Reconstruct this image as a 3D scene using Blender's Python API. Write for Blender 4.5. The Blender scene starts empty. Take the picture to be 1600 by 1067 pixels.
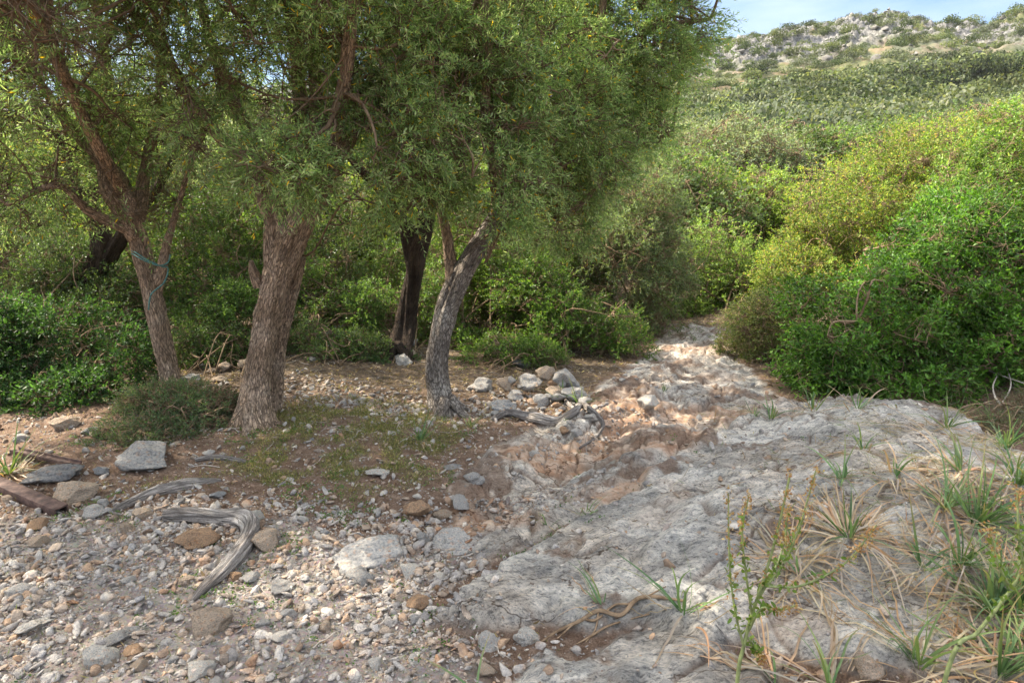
import bpy, math, random
import numpy as np
# ---------------------------------------------------------------- camera, sky, sun, exposure
S = bpy.context.scene
CAM_Z, PITCH, FPX = 1.6, math.radians(11.3), 1067.0
cam = bpy.data.cameras.new('camera'); cam.lens = 24; cam.sensor_width = 36
cam.clip_start = 0.05; cam.clip_end = 3000
camo = bpy.data.objects.new('camera', cam); S.collection.objects.link(camo)
camo.location = (0, 0, CAM_Z); camo.rotation_euler = (math.pi / 2 - PITCH, 0, 0)
S.camera = camo
SUN_EL, SUN_AZ = math.radians(46), math.radians(-66)      # azimuth from +Y (view direction), negative = left
sdir = np.array([math.sin(SUN_AZ) * math.cos(SUN_EL), math.cos(SUN_AZ) * math.cos(SUN_EL), math.sin(SUN_EL)])
W = bpy.data.worlds.new('World'); S.world = W; W.use_nodes = True
nt = W.node_tree; nt.nodes.clear()
def N(t, typ, **kw):
    n = t.nodes.new(typ)
    for k, v in kw.items():
        setattr(n, k, v)
    return n
sky = N(nt, 'ShaderNodeTexSky', sky_type='NISHITA'); sky.sun_disc = False
sky.sun_elevation = SUN_EL; sky.sun_rotation = SUN_AZ; sky.air_density = 1.0; sky.dust_density = 1.5; sky.ozone_density = 1.5
tc = N(nt, 'ShaderNodeTexCoord'); mp = N(nt, 'ShaderNodeMapping'); mp.inputs['Scale'].default_value = (1.5, 1.5, 7)
mp.inputs['Rotation'].default_value = (0.1, 0.15, 0.5)
nz = N(nt, 'ShaderNodeTexNoise'); nz.inputs['Scale'].default_value = 2.2; nz.inputs['Detail'].default_value = 7; nz.inputs['Roughness'].default_value = .55
rp = N(nt, 'ShaderNodeValToRGB'); rp.color_ramp.elements[0].position = .30; rp.color_ramp.elements[1].position = .62
sxyz = N(nt, 'ShaderNodeSeparateXYZ'); nt.links.new(tc.outputs['Generated'], sxyz.inputs[0]); hrp = N(nt, 'ShaderNodeValToRGB'); nt.links.new(sxyz.outputs['Z'], hrp.inputs[0])
hrp.color_ramp.elements[0].position = .27; hrp.color_ramp.elements[0].color = (.25, .325, .42, 1); hrp.color_ramp.elements[1].position = .46; hrp.color_ramp.elements[1].color = (1, 1, 1, 1)
hm = N(nt, 'ShaderNodeMix', data_type='RGBA', blend_type='MULTIPLY'); hm.inputs['Factor'].default_value = 1
mx = N(nt, 'ShaderNodeMix', data_type='RGBA'); bg = N(nt, 'ShaderNodeBackground'); wo = N(nt, 'ShaderNodeOutputWorld')
nt.links.new(tc.outputs['Generated'], mp.inputs[0]); nt.links.new(mp.outputs[0], nz.inputs[0]); nt.links.new(nz.outputs[0], rp.inputs[0])
mul = N(nt, 'ShaderNodeMath', operation='MULTIPLY'); mul.inputs[1].default_value = .75
nt.links.new(rp.outputs[0], mul.inputs[0]); nt.links.new(mul.outputs[0], mx.inputs['Factor'])
nt.links.new(sky.outputs[0], mx.inputs['A']); mx.inputs['B'].default_value = (5.2, 5.1, 5.0, 1)
nt.links.new(mx.outputs['Result'], hm.inputs['A']); nt.links.new(hrp.outputs[0], hm.inputs['B']); nt.links.new(hm.outputs['Result'], bg.inputs[0]); nt.links.new(bg.outputs[0], wo.inputs[0]); bg.inputs[1].default_value = 0.15
sl = bpy.data.lights.new('sun', 'SUN'); sl.energy = 3.7; sl.angle = math.radians(0.6); sl.color = (1, .93, .82)
so = bpy.data.objects.new('sun', sl); S.collection.objects.link(so)
from mathutils import Vector, Matrix
so.rotation_euler = Vector(sdir).to_track_quat('Z', 'Y').to_euler(); so.location = (-20, 20, 30)
S.view_settings.view_transform = 'Standard'; S.view_settings.look = 'None'; S.view_settings.gamma = 1
S.view_settings.exposure = 2.1; S.view_settings.use_white_balance = True; S.view_settings.white_balance_temperature = 6950; S.view_settings.white_balance_tint = 10
S.cycles.use_denoising = True; S.cycles.max_bounces = 7; S.cycles.diffuse_bounces = 4; S.cycles.glossy_bounces = 2
S.cycles.transmission_bounces = 4; S.cycles.transparent_max_bounces = 4; S.cycles.caustics_reflective = False
S.cycles.sample_clamp_indirect = 6
HAZE = .00015

# ---------------------------------------------------------------- noise
rng = np.random.default_rng(7); random.seed(7)
def _h(ix, iy, iz, seed):
    n = (ix.astype(np.int64) * 374761393 + iy.astype(np.int64) * 668265263 + iz * 2147483647 + seed * 974634777) & 0xffffffff
    n = ((n ^ (n >> 13)) * 1274126177) & 0xffffffff
    n = ((n ^ (n >> 16)) * 2246822519) & 0xffffffff
    return ((n ^ (n >> 15)) & 0xffffff) / float(0xffffff)
def vnoise(x, y, seed=0):
    xi, yi = np.floor(x), np.floor(y); fx, fy = x - xi, y - yi
    fx = fx * fx * (3 - 2 * fx); fy = fy * fy * (3 - 2 * fy)
    a, b, c, d = _h(xi, yi, 0, seed), _h(xi + 1, yi, 0, seed), _h(xi, yi + 1, 0, seed), _h(xi + 1, yi + 1, 0, seed)
    return (a * (1 - fx) + b * fx) * (1 - fy) + (c * (1 - fx) + d * fx) * fy
def fbm(x, y, f=1., octv=4, seed=0, gain=.5):
    s, a, t = 0, 1., 0
    for i in range(octv):
        ca, sa = math.cos(i * 1.1 + .4), math.sin(i * 1.1 + .4)
        s = s + a * vnoise((x * ca - y * sa) * f + i * 17.3, (x * sa + y * ca) * f - i * 9.1, seed + i); t += a; a *= gain; f *= 2.03
    return s / t
def ridge(x, y, f=1., octv=4, seed=0):
    s, a, t = 0, 1., 0
    for i in range(octv):
        ca, sa = math.cos(i * .9 + .2), math.sin(i * .9 + .2)
        s = s + a * (1 - np.abs(2 * vnoise((x * ca - y * sa) * f + i * 7.3, (x * sa + y * ca) * f, seed + i) - 1)); t += a; a *= .5; f *= 2.1
    return s / t
def worley(x, y, seed=0):
    xi, yi = np.floor(x), np.floor(y); f1 = np.full(x.shape, 9.); f2 = np.full(x.shape, 9.); cid = np.zeros(x.shape)
    for dx in (-1, 0, 1):
        for dy in (-1, 0, 1):
            cx, cy = xi + dx, yi + dy; d = np.hypot(cx + _h(cx, cy, 1, seed) - x, cy + _h(cx, cy, 2, seed) - y); c = _h(cx, cy, 3, seed); k = d < f1
            f2 = np.where(k, f1, np.minimum(f2, d)); cid = np.where(k, c, cid); f1 = np.where(k, d, f1)
    return f1, f2, cid
def noise3(p, f, seed=0):
    q = p * f; i = np.floor(q); w = q - i; w = w * w * (3 - 2 * w); r = 0
    for dx in (0, 1):
        for dy in (0, 1):
            for dz in (0, 1):
                k = (w[:, 0] if dx else 1 - w[:, 0]) * (w[:, 1] if dy else 1 - w[:, 1]) * (w[:, 2] if dz else 1 - w[:, 2])
                r = r + k * _h(i[:, 0] + dx, i[:, 1] + dy, (i[:, 2] + dz).astype(np.int64) * 31, seed)
    return r
def sst(x, a, b):
    t = np.clip((x - a) / (b - a), 0, 1); return t * t * (3 - 2 * t)

# ---------------------------------------------------------------- pixel of the 1600x1067 photo -> place in the world
CP, SP = math.cos(PITCH), math.sin(PITCH)
def ray(px, py):
    u, v = (px - 800) / FPX, (533.5 - py) / FPX
    return np.array([u, CP + v * SP, -SP + v * CP])
def P(px, py, Y):
    d = ray(px, py); t = Y / d[1]; return np.array([d[0] * t, Y, CAM_Z + d[2] * t])
def Zp(px, py, z):
    d = ray(px, py); t = (z - CAM_Z) / d[2]; return (d[0] * t, d[1] * t)
def poly_sd(x, y, poly):                      # signed distance, positive inside
    x = np.asarray(x, float); y = np.asarray(y, float)
    d2 = np.full(x.shape, 1e9); ins = np.zeros(x.shape, bool); n = len(poly)
    for i in range(n):
        ax, ay = poly[i]; bx, by = poly[(i + 1) % n]; ex, ey = bx - ax, by - ay
        t = np.clip(((x - ax) * ex + (y - ay) * ey) / (ex * ex + ey * ey + 1e-12), 0, 1)
        d2 = np.minimum(d2, (x - ax - t * ex) ** 2 + (y - ay - t * ey) ** 2)
        c = ((ay > y) != (by > y)) & (x < (bx - ax) * (y - ay) / (by - ay + 1e-12) + ax); ins ^= c
    return np.where(ins, 1, -1) * np.sqrt(d2)
SLAB = [Zp(*q) for q in [(672, 978, .0), (692, 935, .02), (745, 893, .05), (800, 862, .05), (855, 822, .06), (985, 757, .1), (1045, 706, .08), (1130, 664, .08),
        (1210, 634, .08), (1330, 618, .08), (1470, 628, .08), (1590, 700, .08), (2050, 800, .2), (2400, 1200, .1), (1230, 1010, .08), (1120, 1000, .05), (1000, 968, .04), (930, 985, .02), (850, 975, .0), (770, 992, .0)]]
SLAB2 = [Zp(*q) for q in [(770, 1090, 0), (800, 1045, 0), (850, 1010, 0), (900, 1030, 0), (960, 1000, .0), (1050, 985, .02), (1130, 1020, .02), (1230, 1045, .02), (1260, 1400, .02), (700, 1500, 0)]]
PATH = [Zp(*q) for q in [(700, 800, 0), (715, 745, .0), (790, 690, .0), (880, 640, .03), (925, 600, .03), (985, 572, .03), (1030, 530, .0), (1035, 516, .0), (1135, 516, .0),
        (1175, 580, .03), (1245, 632, .06), (1130, 690, .1), (1050, 720, .1), (985, 770, .06), (850, 835, .03), (760, 880, .0), (700, 850, 0)]]
GRAVEL = [Zp(*q, 0) for q in [(-500, 800), (0, 790), (200, 790), (420, 775), (560, 800), (700, 800), (760, 870), (690, 935), (660, 980), (760, 1000), (790, 1040), (760, 1500), (-900, 1500)]]
GRASS = [Zp(*q, .03) for q in [(385, 660), (450, 640), (560, 618), (700, 640), (765, 655), (745, 690), (700, 705), (640, 755), (540, 785), (420, 775), (330, 770), (215, 785), (180, 755), (300, 735), (375, 700)]]
GULLY = [Zp(*q, 0) for q in [(650, 800), (740, 760), (900, 668), (960, 640), (1010, 650), (990, 730), (860, 800), (760, 850), (690, 850)]]
A_T = [-3, -1, 0, .2, .306, .36, .43, .52, .56, .6, .66, .7, 1, 1.6, 3]; A_R = [.09, .12, .17, .205, .222, .232, .248, .258, .25, .243, .247, .258, .27, .22, .15]
Y_T = [0, 14, 22, 40, 70, 100, 125, 150, 162, 200, 400, 900]; Z_T = [0, 0, 1.0, 3.6, 8.5, 16.5, 26.5, 38.5, 41, 40, 30, 20]
def H(x, y, fine=True, masks=False):
    x = np.asarray(x, float); y = np.asarray(y, float)
    r = np.hypot(x, y); yy = np.maximum(y, 1)
    a = np.clip(x / yy, -3, 3); ye = np.where(y > 0, np.hypot(y, .35 * x), 0)
    far = np.interp(ye, Y_T, Z_T) * np.interp(a, A_T, A_R) / .257
    w = sst(ye, 60, 110)
    far = far + (fbm(x, y, .05, 4, 11) - .5) * 5 * sst(ye, 40, 120) + w * (ridge(x, y, .11, 4, 21) - .55) * 3.2 * sst(fbm(x, y, .03, 2, 8), .3, .6)
    rockm = sst(ye, 112, 140)
    far = far + rockm * ((ridge(x, y, .3, 4, 31) - .5) * 3.2 + (fbm(x, y, .6, 3, 33) - .5) * 2.0 + (ridge(x, y, 1.1, 2, 35) - .5) * 1.3)
    sd = poly_sd(x, y, SLAB); sd2 = poly_sd(x, y, SLAB2); sp = poly_sd(x, y, PATH); sg = poly_sd(x, y, GULLY); sv = poly_sd(x, y, GRAVEL); sr = poly_sd(x, y, GRASS)
    wob = (fbm(x, y, 4, 4, 3) - .5) * .3
    sd = sd + wob * .6; sd2 = sd2 + wob * .6; sp = sp + wob; sg = sg + wob; sv = sv + wob; sr = sr + wob * 1.4
    rock = np.maximum(np.maximum(sst(sd, -.01, .03), sst(sd2, -.01, .03)), sst(sp, -.03, .06))
    z = .08 * sst(sd, -.02, .06) + .2 * sst(sd, 0, 1.1) + .1 * sst(sd, .5, 2.0) + .05 * sst(sd2, -.02, .08) + .06 * sst(sd2, 0, .8) + .035 * sst(sp, 0, .15)
    z = z - .09 * sst(sg, -.05, .3)
    z = z + .10 * sst(-x, .4, 2.2) * sst(y, 3.6, 5.0) + .12 * sst(y, 6, 10) * sst(-x, -1, 1)
    z = z + sst(x, 2.2, 4.5) * sst(y, 4.6, 8) * .5
    # stony ledges on the upper path
    led = sst(sp, 0, .1) * sst(y, 3.3, 4.3); q = fbm(x, y, 1.6, 3, 41) * 5
    z = z + led * (np.floor(q) + sst(q - np.floor(q), .6, 1)) * .034 - led * .09
    z = z + (fbm(x, y, 1.1, 4, 5) - .5) * .10 * sst(r, 0, 2)
    near = 1 - sst(r, 25, 40); crack = np.zeros(x.shape)
    if fine:
        x2, y2 = x * .82 + y * .57, -x * .57 + y * .82
        k = fbm(x2 * 1.0, y2 * 2.6, 3.2, 5, 51, .55)
        c = sst(ridge(x, y, 2.3, 3, 61), .80, .93)
        dx, dy = (fbm(x, y, 3, 3, 64) - .5) * .9, (fbm(x, y, 3, 3, 66) - .5) * .9
        _, fb, ca = worley(x2 * 2.1 + dx, y2 * 4.4 + dy, 67); fa, fb2, cb = worley(x2 * 6 + dx * 2, y2 * 11 + dy * 2, 68); wa = fb - _; wb = fb2 - fa
        onp = sst(sp, 0, .2) * (1 - sst(sd, 0, .15)); cm = np.clip(onp + sst(fbm(x, y, 1.8, 3, 69), .42, .55) * .8, 0, 1); crack = np.maximum((1 - sst(wa, .01, .10)) * cm, (1 - sst(wb, .02, .16)) * .6 * onp)
        z = z + rock * near * ((ca - .5) * (.02 + .034 * onp) * sst(wa, 0, .08) + (cb - .5) * (.005 + .018 * onp) - crack * .024)
        z = z + rock * near * ((k - .5) * .10 + (ridge(x2, y2 * 1.6, 9, 3, 75) - .5) * .017 + (fbm(x, y, 26, 4, 71, .65) - .5) * .020 - c * .03 * (fbm(x, y, 1.5, 2, 62)))
        pits = sst(fbm(x, y, 9, 3, 81), .66, .75); z = z - rock * near * pits * .022
        z = z + (1 - rock) * near * ((fbm(x, y, 12, 4, 91, .6) - .5) * .035 + (fbm(x, y, 50, 2, 95) - .5) * .008)
    z = z + far
    if masks:
        return z, dict(rock=rock, sp=sp, sd=sd, sg=sg, sv=sv, sr=sr, ye=ye, rockm=rockm, crack=crack)
    return z
def hz(x, y): return float(H(np.array([x]), np.array([y]))[0])
def G(px, py):                                # where the view ray of a pixel meets the ground
    d = ray(px, py); t = np.concatenate([np.arange(1.2, 14, .02), np.arange(14, 300, .5)])
    X, Y = d[0] * t, d[1] * t; z = H(X, Y); below = np.nonzero(CAM_Z + d[2] * t < z)[0]
    i = below[0] if len(below) else len(t) - 1
    return np.array([X[i], Y[i], z[i]])

# ---------------------------------------------------------------- object helpers
def tag(o, label=None, cat=None, group=None, kind=None):
    for k, v in (('label', label), ('category', cat), ('group', group), ('kind', kind)):
        if v: o[k] = v
    return o
def empty(name, loc=(0, 0, 0)):
    o = bpy.data.objects.new(name, None); S.collection.objects.link(o); o.location = [float(v) for v in loc]; o.empty_display_size = .2; return o
def mesh_obj(name, V, F, mats, parent=None, mi=None, col=None, smooth=True, origin=(0, 0, 0), link=True):
    """V (n,3); F list of (m,k) arrays; mi list of material index per face array; col (n,3) point colour"""
    V = np.asarray(V, np.float32) - np.asarray(origin, np.float32)
    me = bpy.data.meshes.new(name); me.vertices.add(len(V)); me.vertices.foreach_set('co', V.ravel())
    nl = sum(f.size for f in F); npoly = sum(len(f) for f in F)
    me.loops.add(nl); me.polygons.add(npoly)
    me.loops.foreach_set('vertex_index', np.concatenate([f.ravel() for f in F]).astype(np.int32))
    tot = np.concatenate([np.full(len(f), f.shape[1], np.int32) for f in F]); st = np.concatenate([[0], np.cumsum(tot)[:-1]]).astype(np.int32)
    me.polygons.foreach_set('loop_start', st)
    if mi is not None:
        me.polygons.foreach_set('material_index', np.concatenate([np.full(len(f), m, np.int32) for f, m in zip(F, mi)]))
    if smooth is not False:
        if smooth is True: me.polygons.foreach_set('use_smooth', np.ones(npoly, bool))
        else: me.polygons.foreach_set('use_smooth', np.concatenate([np.full(len(f), s, bool) for f, s in zip(F, smooth)]))
    if col is not None:
        a = me.color_attributes.new('Col', 'FLOAT_COLOR', 'POINT'); c = np.ones((len(V), 4), np.float32); c[:, :3] = col; a.data.foreach_set('color', c.ravel())
    for m in (mats if isinstance(mats, (list, tuple)) else [mats]): me.materials.append(m)
    me.update(calc_edges=True)
    o = bpy.data.objects.new(name, me)
    if link: S.collection.objects.link(o)
    if parent is not None: o.parent = parent
    return o
def copy_tree(o, parent=None):
    c = o.copy(); S.collection.objects.link(c)
    if parent is not None: c.parent = parent
    for ch in o.children: copy_tree(ch, c)
    return c

# ---------------------------------------------------------------- materials
def mat(name):
    m = bpy.data.materials.new(name); m.use_nodes = True; t = m.node_tree; t.nodes.clear()
    out = N(t, 'ShaderNodeOutputMaterial'); return m, t, out
def tnoise(t, scale, detail=4, rough=.5, vec=None):
    n = N(t, 'ShaderNodeTexNoise'); n.inputs['Scale'].default_value = scale; n.inputs['Detail'].default_value = detail; n.inputs['Roughness'].default_value = rough
    if vec is not None: t.links.new(vec, n.inputs['Vector'])
    return n
def ramp(t, src, stops):
    r = N(t, 'ShaderNodeValToRGB'); e = r.color_ramp.elements
    while len(e) < len(stops): e.new(.5)
    for i, (p, c) in enumerate(stops): e[i].position = p; e[i].color = (*c, 1) if len(c) == 3 else c
    t.links.new(src, r.inputs[0]); return r
def mixc(t, fac, a, b, blend='MIX'):
    m = N(t, 'ShaderNodeMix', data_type='RGBA', blend_type=blend)
    for s, v in (('Factor', fac), ('A', a), ('B', b)):
        if isinstance(v, (int, float)): m.inputs[s].default_value = v if s == 'Factor' else (v, v, v, 1)
        elif isinstance(v, tuple): m.inputs[s].default_value = (*v, 1)
        else: t.links.new(v, m.inputs[s])
    return m.outputs['Result']
def bump(t, h, strength=.5, dist=.01):
    b = N(t, 'ShaderNodeBump'); b.inputs['Strength'].default_value = strength; b.inputs['Distance'].default_value = dist; t.links.new(h, b.inputs['Height']); return b.outputs[0]
def leaf_mat(name, trans=.4, rough=.5, spec=.3, hue=.0, tint=(1.6, 1.6, .75)):
    m, t, out = mat(name); at = N(t, 'ShaderNodeAttribute', attribute_name='Col')
    oi = N(t, 'ShaderNodeObjectInfo'); hs = N(t, 'ShaderNodeHueSaturation'); t.links.new(at.outputs['Color'], hs.inputs['Color'])
    mr = N(t, 'ShaderNodeMapRange'); t.links.new(oi.outputs['Random'], mr.inputs[0]); mr.inputs[3].default_value = 1 - hue; mr.inputs[4].default_value = 1 + hue; t.links.new(mr.outputs[0], hs.inputs['Value'])
    mr2 = N(t, 'ShaderNodeMapRange'); t.links.new(oi.outputs['Random'], mr2.inputs[0]); mr2.inputs[3].default_value = .5 + hue * .08; mr2.inputs[4].default_value = .5 - hue * .08; t.links.new(mr2.outputs[0], hs.inputs['Hue'])
    p = N(t, 'ShaderNodeBsdfPrincipled'); p.inputs['Roughness'].default_value = rough; p.inputs['Specular IOR Level'].default_value = spec
    tr = N(t, 'ShaderNodeBsdfTranslucent'); mxs = N(t, 'ShaderNodeMixShader'); mxs.inputs[0].default_value = trans
    c2 = mixc(t, 1.0, hs.outputs[0], tint, 'MULTIPLY')
    t.links.new(hs.outputs[0], p.inputs['Base Color']); t.links.new(c2, tr.inputs['Color'])
    t.links.new(p.outputs[0], mxs.inputs[1]); t.links.new(tr.outputs[0], mxs.inputs[2]); t.links.new(mxs.outputs[0], out.inputs[0]); return m
M_olive = leaf_mat('olive_leaf', .55, .45, .4, tint=(1.4, 1.5, .85)); M_gloss = leaf_mat('glossy_leaf', .42, .42, .32); M_soft = leaf_mat('soft_leaf', .42, .55, .3)
M_far = leaf_mat('far_foliage', .3, .7, .15, .28); M_mid = leaf_mat('mid_foliage', .4, .5, .3, .18); M_blade = leaf_mat('blade_leaf', .3, .45, .35)
def twig_mat(name, c1, c2):
    m, t, out = mat(name); tc = N(t, 'ShaderNodeTexCoord'); n = tnoise(t, 30, 3, .6, tc.outputs['Object']); r = ramp(t, n.outputs[0], [(.35, c1), (.65, c2)])
    p = N(t, 'ShaderNodeBsdfPrincipled'); p.inputs['Roughness'].default_value = .85; p.inputs['Specular IOR Level'].default_value = .2
    t.links.new(r.outputs[0], p.inputs['Base Color']); t.links.new(p.outputs[0], out.inputs[0]); return m
M_twig = twig_mat('olive_twig', (.10, .065, .04), (.20, .14, .09)); M_twig2 = twig_mat('shrub_twig', (.13, .085, .05), (.30, .21, .13)); M_pale = twig_mat('dead_twig', (.28, .24, .2), (.45, .40, .34))
def bark_mat(name, c1, c2, c3, zs=.2, sc=75, dark=(.07, .052, .042), cw=.16, mixk=.75):
    """bark follows the stem: the Col attribute holds (r cos a, r sin a, length along the stem)"""
    m, t, out = mat(name); at = N(t, 'ShaderNodeAttribute', attribute_name='Col'); mpn = N(t, 'ShaderNodeMapping'); mpn.inputs['Scale'].default_value = (1, 1, zs); t.links.new(at.outputs['Vector'], mpn.inputs[0])
    nn = tnoise(t, 26, 4, .6, mpn.outputs[0]); wv = mixc(t, .045, mpn.outputs[0], nn.outputs['Color'])
    v = N(t, 'ShaderNodeTexVoronoi', feature='DISTANCE_TO_EDGE'); v.inputs['Scale'].default_value = sc; t.links.new(wv, v.inputs['Vector'])
    crack = ramp(t, v.outputs['Distance'], [(.0, (0, 0, 0)), (cw, (1, 1, 1))]); n4 = tnoise(t, 120, 4, .7, mpn.outputs[0]); fib = ramp(t, n4.outputs[0], [(.35, (.35, .35, .35)), (.6, (1, 1, 1))])
    n1 = tnoise(t, 5, 5, .65, at.outputs['Vector']); base = ramp(t, n1.outputs[0], [(.3, c1), (.52, c2), (.72, c3)]).outputs[0]
    cm = N(t, 'ShaderNodeMath', operation='MULTIPLY_ADD'); t.links.new(crack.outputs[0], cm.inputs[0]); cm.inputs[1].default_value = mixk; cm.inputs[2].default_value = 1 - mixk
    c = mixc(t, cm.outputs[0], dark, base); c = mixc(t, .75, c, fib.outputs[0], 'MULTIPLY'); n2 = tnoise(t, 160, 3, .7, at.outputs['Vector']); c = mixc(t, .4, c, n2.outputs[0], 'OVERLAY')
    h1 = N(t, 'ShaderNodeMath', operation='MULTIPLY_ADD'); t.links.new(crack.outputs[0], h1.inputs[0]); h1.inputs[1].default_value = mixk; t.links.new(fib.outputs[0], h1.inputs[2])
    p = N(t, 'ShaderNodeBsdfPrincipled'); p.inputs['Roughness'].default_value = .9; p.inputs['Specular IOR Level'].default_value = .15
    t.links.new(c, p.inputs['Base Color']); t.links.new(bump(t, h1.outputs[0], 1.0, .012), p.inputs['Normal']); t.links.new(p.outputs[0], out.inputs[0]); return m
M_bark = bark_mat('olive_bark', (.40, .275, .18), (.60, .43, .30), (.72, .56, .42)); M_bark_grey = bark_mat('grey_bark', (.22, .185, .155), (.40, .345, .29), (.62, .56, .48), .3, 60)
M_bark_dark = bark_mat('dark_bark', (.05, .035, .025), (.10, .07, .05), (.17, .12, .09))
M_drift = bark_mat('driftwood', (.27, .235, .205), (.42, .375, .335), (.56, .51, .45), .08, 48, (.10, .08, .065), .10, .55)
def stone_mat(name='limestone'):
    m, t, out = mat(name); oi = N(t, 'ShaderNodeObjectInfo'); at = N(t, 'ShaderNodeAttribute', attribute_name='Col')
    tc = N(t, 'ShaderNodeTexCoord'); c = mixc(t, 1.0, oi.outputs['Color'], at.outputs['Color'], 'MULTIPLY')
    n1 = tnoise(t, 14, 6, .65, tc.outputs['Object']); n2 = tnoise(t, 90, 3, .7, tc.outputs['Object'])
    r1 = ramp(t, n1.outputs[0], [(.33, (.5, .5, .5)), (.48, (.92, .92, .92)), (.64, (1.3, 1.24, 1.14))]); c = mixc(t, 1.0, c, r1.outputs[0], 'MULTIPLY')
    sp = ramp(t, n2.outputs[0], [(.40, (.5, .5, .5)), (.52, (1, 1, 1))]); c = mixc(t, .3, c, sp.outputs[0], 'MULTIPLY')
    n3 = tnoise(t, 6, 3, .6, tc.outputs['Object']); oc = ramp(t, n3.outputs[0], [(.56, (0, 0, 0)), (.68, (1, 1, 1))]); mm = N(t, 'ShaderNodeMath', operation='MULTIPLY'); mm.inputs[1].default_value = .55
    t.links.new(oc.outputs[0], mm.inputs[0]); c = mixc(t, mm.outputs[0], c, mixc(t, 1.0, c, (1.15, .72, .45), 'MULTIPLY'))
    p = N(t, 'ShaderNodeBsdfPrincipled'); p.inputs['Roughness'].default_value = .9; p.inputs['Specular IOR Level'].default_value = .2
    ad = N(t, 'ShaderNodeMath', operation='ADD'); t.links.new(n1.outputs[0], ad.inputs[0]); t.links.new(n2.outputs[0], ad.inputs[1])
    t.links.new(c, p.inputs['Base Color']); t.links.new(bump(t, ad.outputs[0], .9, .02), p.inputs['Normal']); t.links.new(p.outputs[0], out.inputs[0]); return m
M_stone = stone_mat()
def ground_mat():
    m, t, out = mat('ground'); tc = N(t, 'ShaderNodeTexCoord'); O = tc.outputs['Object']
    za = N(t, 'ShaderNodeAttribute', attribute_name='Col'); sx = N(t, 'ShaderNodeSeparateColor'); t.links.new(za.outputs['Color'], sx.inputs[0])
    zb = N(t, 'ShaderNodeAttribute', attribute_name='Zone'); sy = N(t, 'ShaderNodeSeparateColor'); t.links.new(zb.outputs['Color'], sy.inputs[0])
    rock, orange, grass = sx.outputs; litter, gravel, farm = sy.outputs
    mpn = N(t, 'ShaderNodeMapping'); mpn.inputs['Rotation'].default_value = (0, 0, -.6); mpn.inputs['Scale'].default_value = (1, 2.4, 1); t.links.new(O, mpn.inputs[0]); OS = mpn.outputs[0]
    # limestone
    a = tnoise(t, 7, 10, .74, OS); b = tnoise(t, 55, 6, .8, OS); c = tnoise(t, 2.0, 4, .6, O)
    rc = ramp(t, a.outputs[0], [(.28, (.25, .245, .24)), (.38, (.45, .44, .42)), (.46, (.68, .645, .59)), (.58, (.85, .80, .72))]).outputs[0]
    lich = ramp(t, b.outputs[0], [(.40, (.36, .37, .38)), (.44, (.88, .88, .88)), (.56, (1.2, 1.18, 1.15))]).outputs[0]; rc = mixc(t, .9, rc, lich, 'MULTIPLY'); d4 = tnoise(t, 19, 8, .8, OS); rc = mixc(t, 1., rc, ramp(t, d4.outputs[0], [(.425, (.50, .51, .52)), (.45, (.95, .95, .95)), (.60, (1.12, 1.12, 1.1))]).outputs[0], 'MULTIPLY')
    lg = tnoise(t, 1.6, 7, .72, OS); rc = mixc(t, 1., rc, ramp(t, lg.outputs[0], [(.44, (1.06, 1.06, 1.05)), (.50, (.79, .79, .785)), (.60, (.54, .54, .54))]).outputs[0], 'MULTIPLY')
    pk = ramp(t, c.outputs[0], [(.45, (1, 1, 1)), (.66, (1.05, .97, .90))]).outputs[0]; rc = mixc(t, 1., rc, pk, 'MULTIPLY')
    # orange weathered rock / red earth
    orr = ramp(t, a.outputs[0], [(.3, (.38, .20, .115)), (.43, (.62, .37, .23)), (.58, (.78, .59, .44))]).outputs[0]
    rc = mixc(t, orange, rc, orr)
    dn = tnoise(t, 3.5, 4, .6, OS); vv = N(t, 'ShaderNodeTexVoronoi', feature='DISTANCE_TO_EDGE'); vv.inputs['Scale'].default_value = 3.2; t.links.new(mixc(t, .22, OS, dn.outputs['Color']), vv.inputs['Vector'])
    vl = ramp(t, vv.outputs['Distance'], [(.004, (.30, .26, .23)), (.018, (1, 1, 1))]).outputs[0]; mk = ramp(t, c.outputs[0], [(.48, (0, 0, 0)), (.54, (1, 1, 1))]).outputs[0]; rc = mixc(t, mk, rc, mixc(t, 1., rc, vl, 'MULTIPLY'))
    # soil
    s1 = tnoise(t, 16, 7, .7, O); s2 = tnoise(t, 130, 3, .7, O)
    soil = ramp(t, s1.outputs[0], [(.3, (.14, .085, .055)), (.5, (.25, .165, .115)), (.7, (.38, .28, .21))]).outputs[0]
    soil = mixc(t, .55, soil, ramp(t, s2.outputs[0], [(.38, (.45, .42, .4)), (.6, (1.5, 1.5, 1.5))]).outputs[0], 'MULTIPLY')
    vg = N(t, 'ShaderNodeTexVoronoi'); vg.inputs['Scale'].default_value = 85; t.links.new(O, vg.inputs['Vector'])
    gcol = mixc(t, .45, (.50, .44, .39), vg.outputs['Color'], 'MULTIPLY'); gcol = mixc(t, .6, gcol, (.46, .39, .335))
    soil = mixc(t, gravel, soil, gcol)
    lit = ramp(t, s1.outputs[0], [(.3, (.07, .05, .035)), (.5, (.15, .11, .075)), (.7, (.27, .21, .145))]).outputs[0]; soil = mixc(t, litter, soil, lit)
    gr = ramp(t, s2.outputs[0], [(.35, (.06, .085, .02)), (.6, (.14, .16, .05))]).outputs[0]; soil = mixc(t, grass, soil, gr)
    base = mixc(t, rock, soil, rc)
    # far hillside
    f1 = tnoise(t, .22, 8, .7, O); f2 = tnoise(t, 1.6, 9, .8, O); fg = ramp(t, f1.outputs[0], [(.40, (.07, .09, .035)), (.52, (.11, .11, .05)), (.60, (.17, .13, .08))]).outputs[0]
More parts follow.
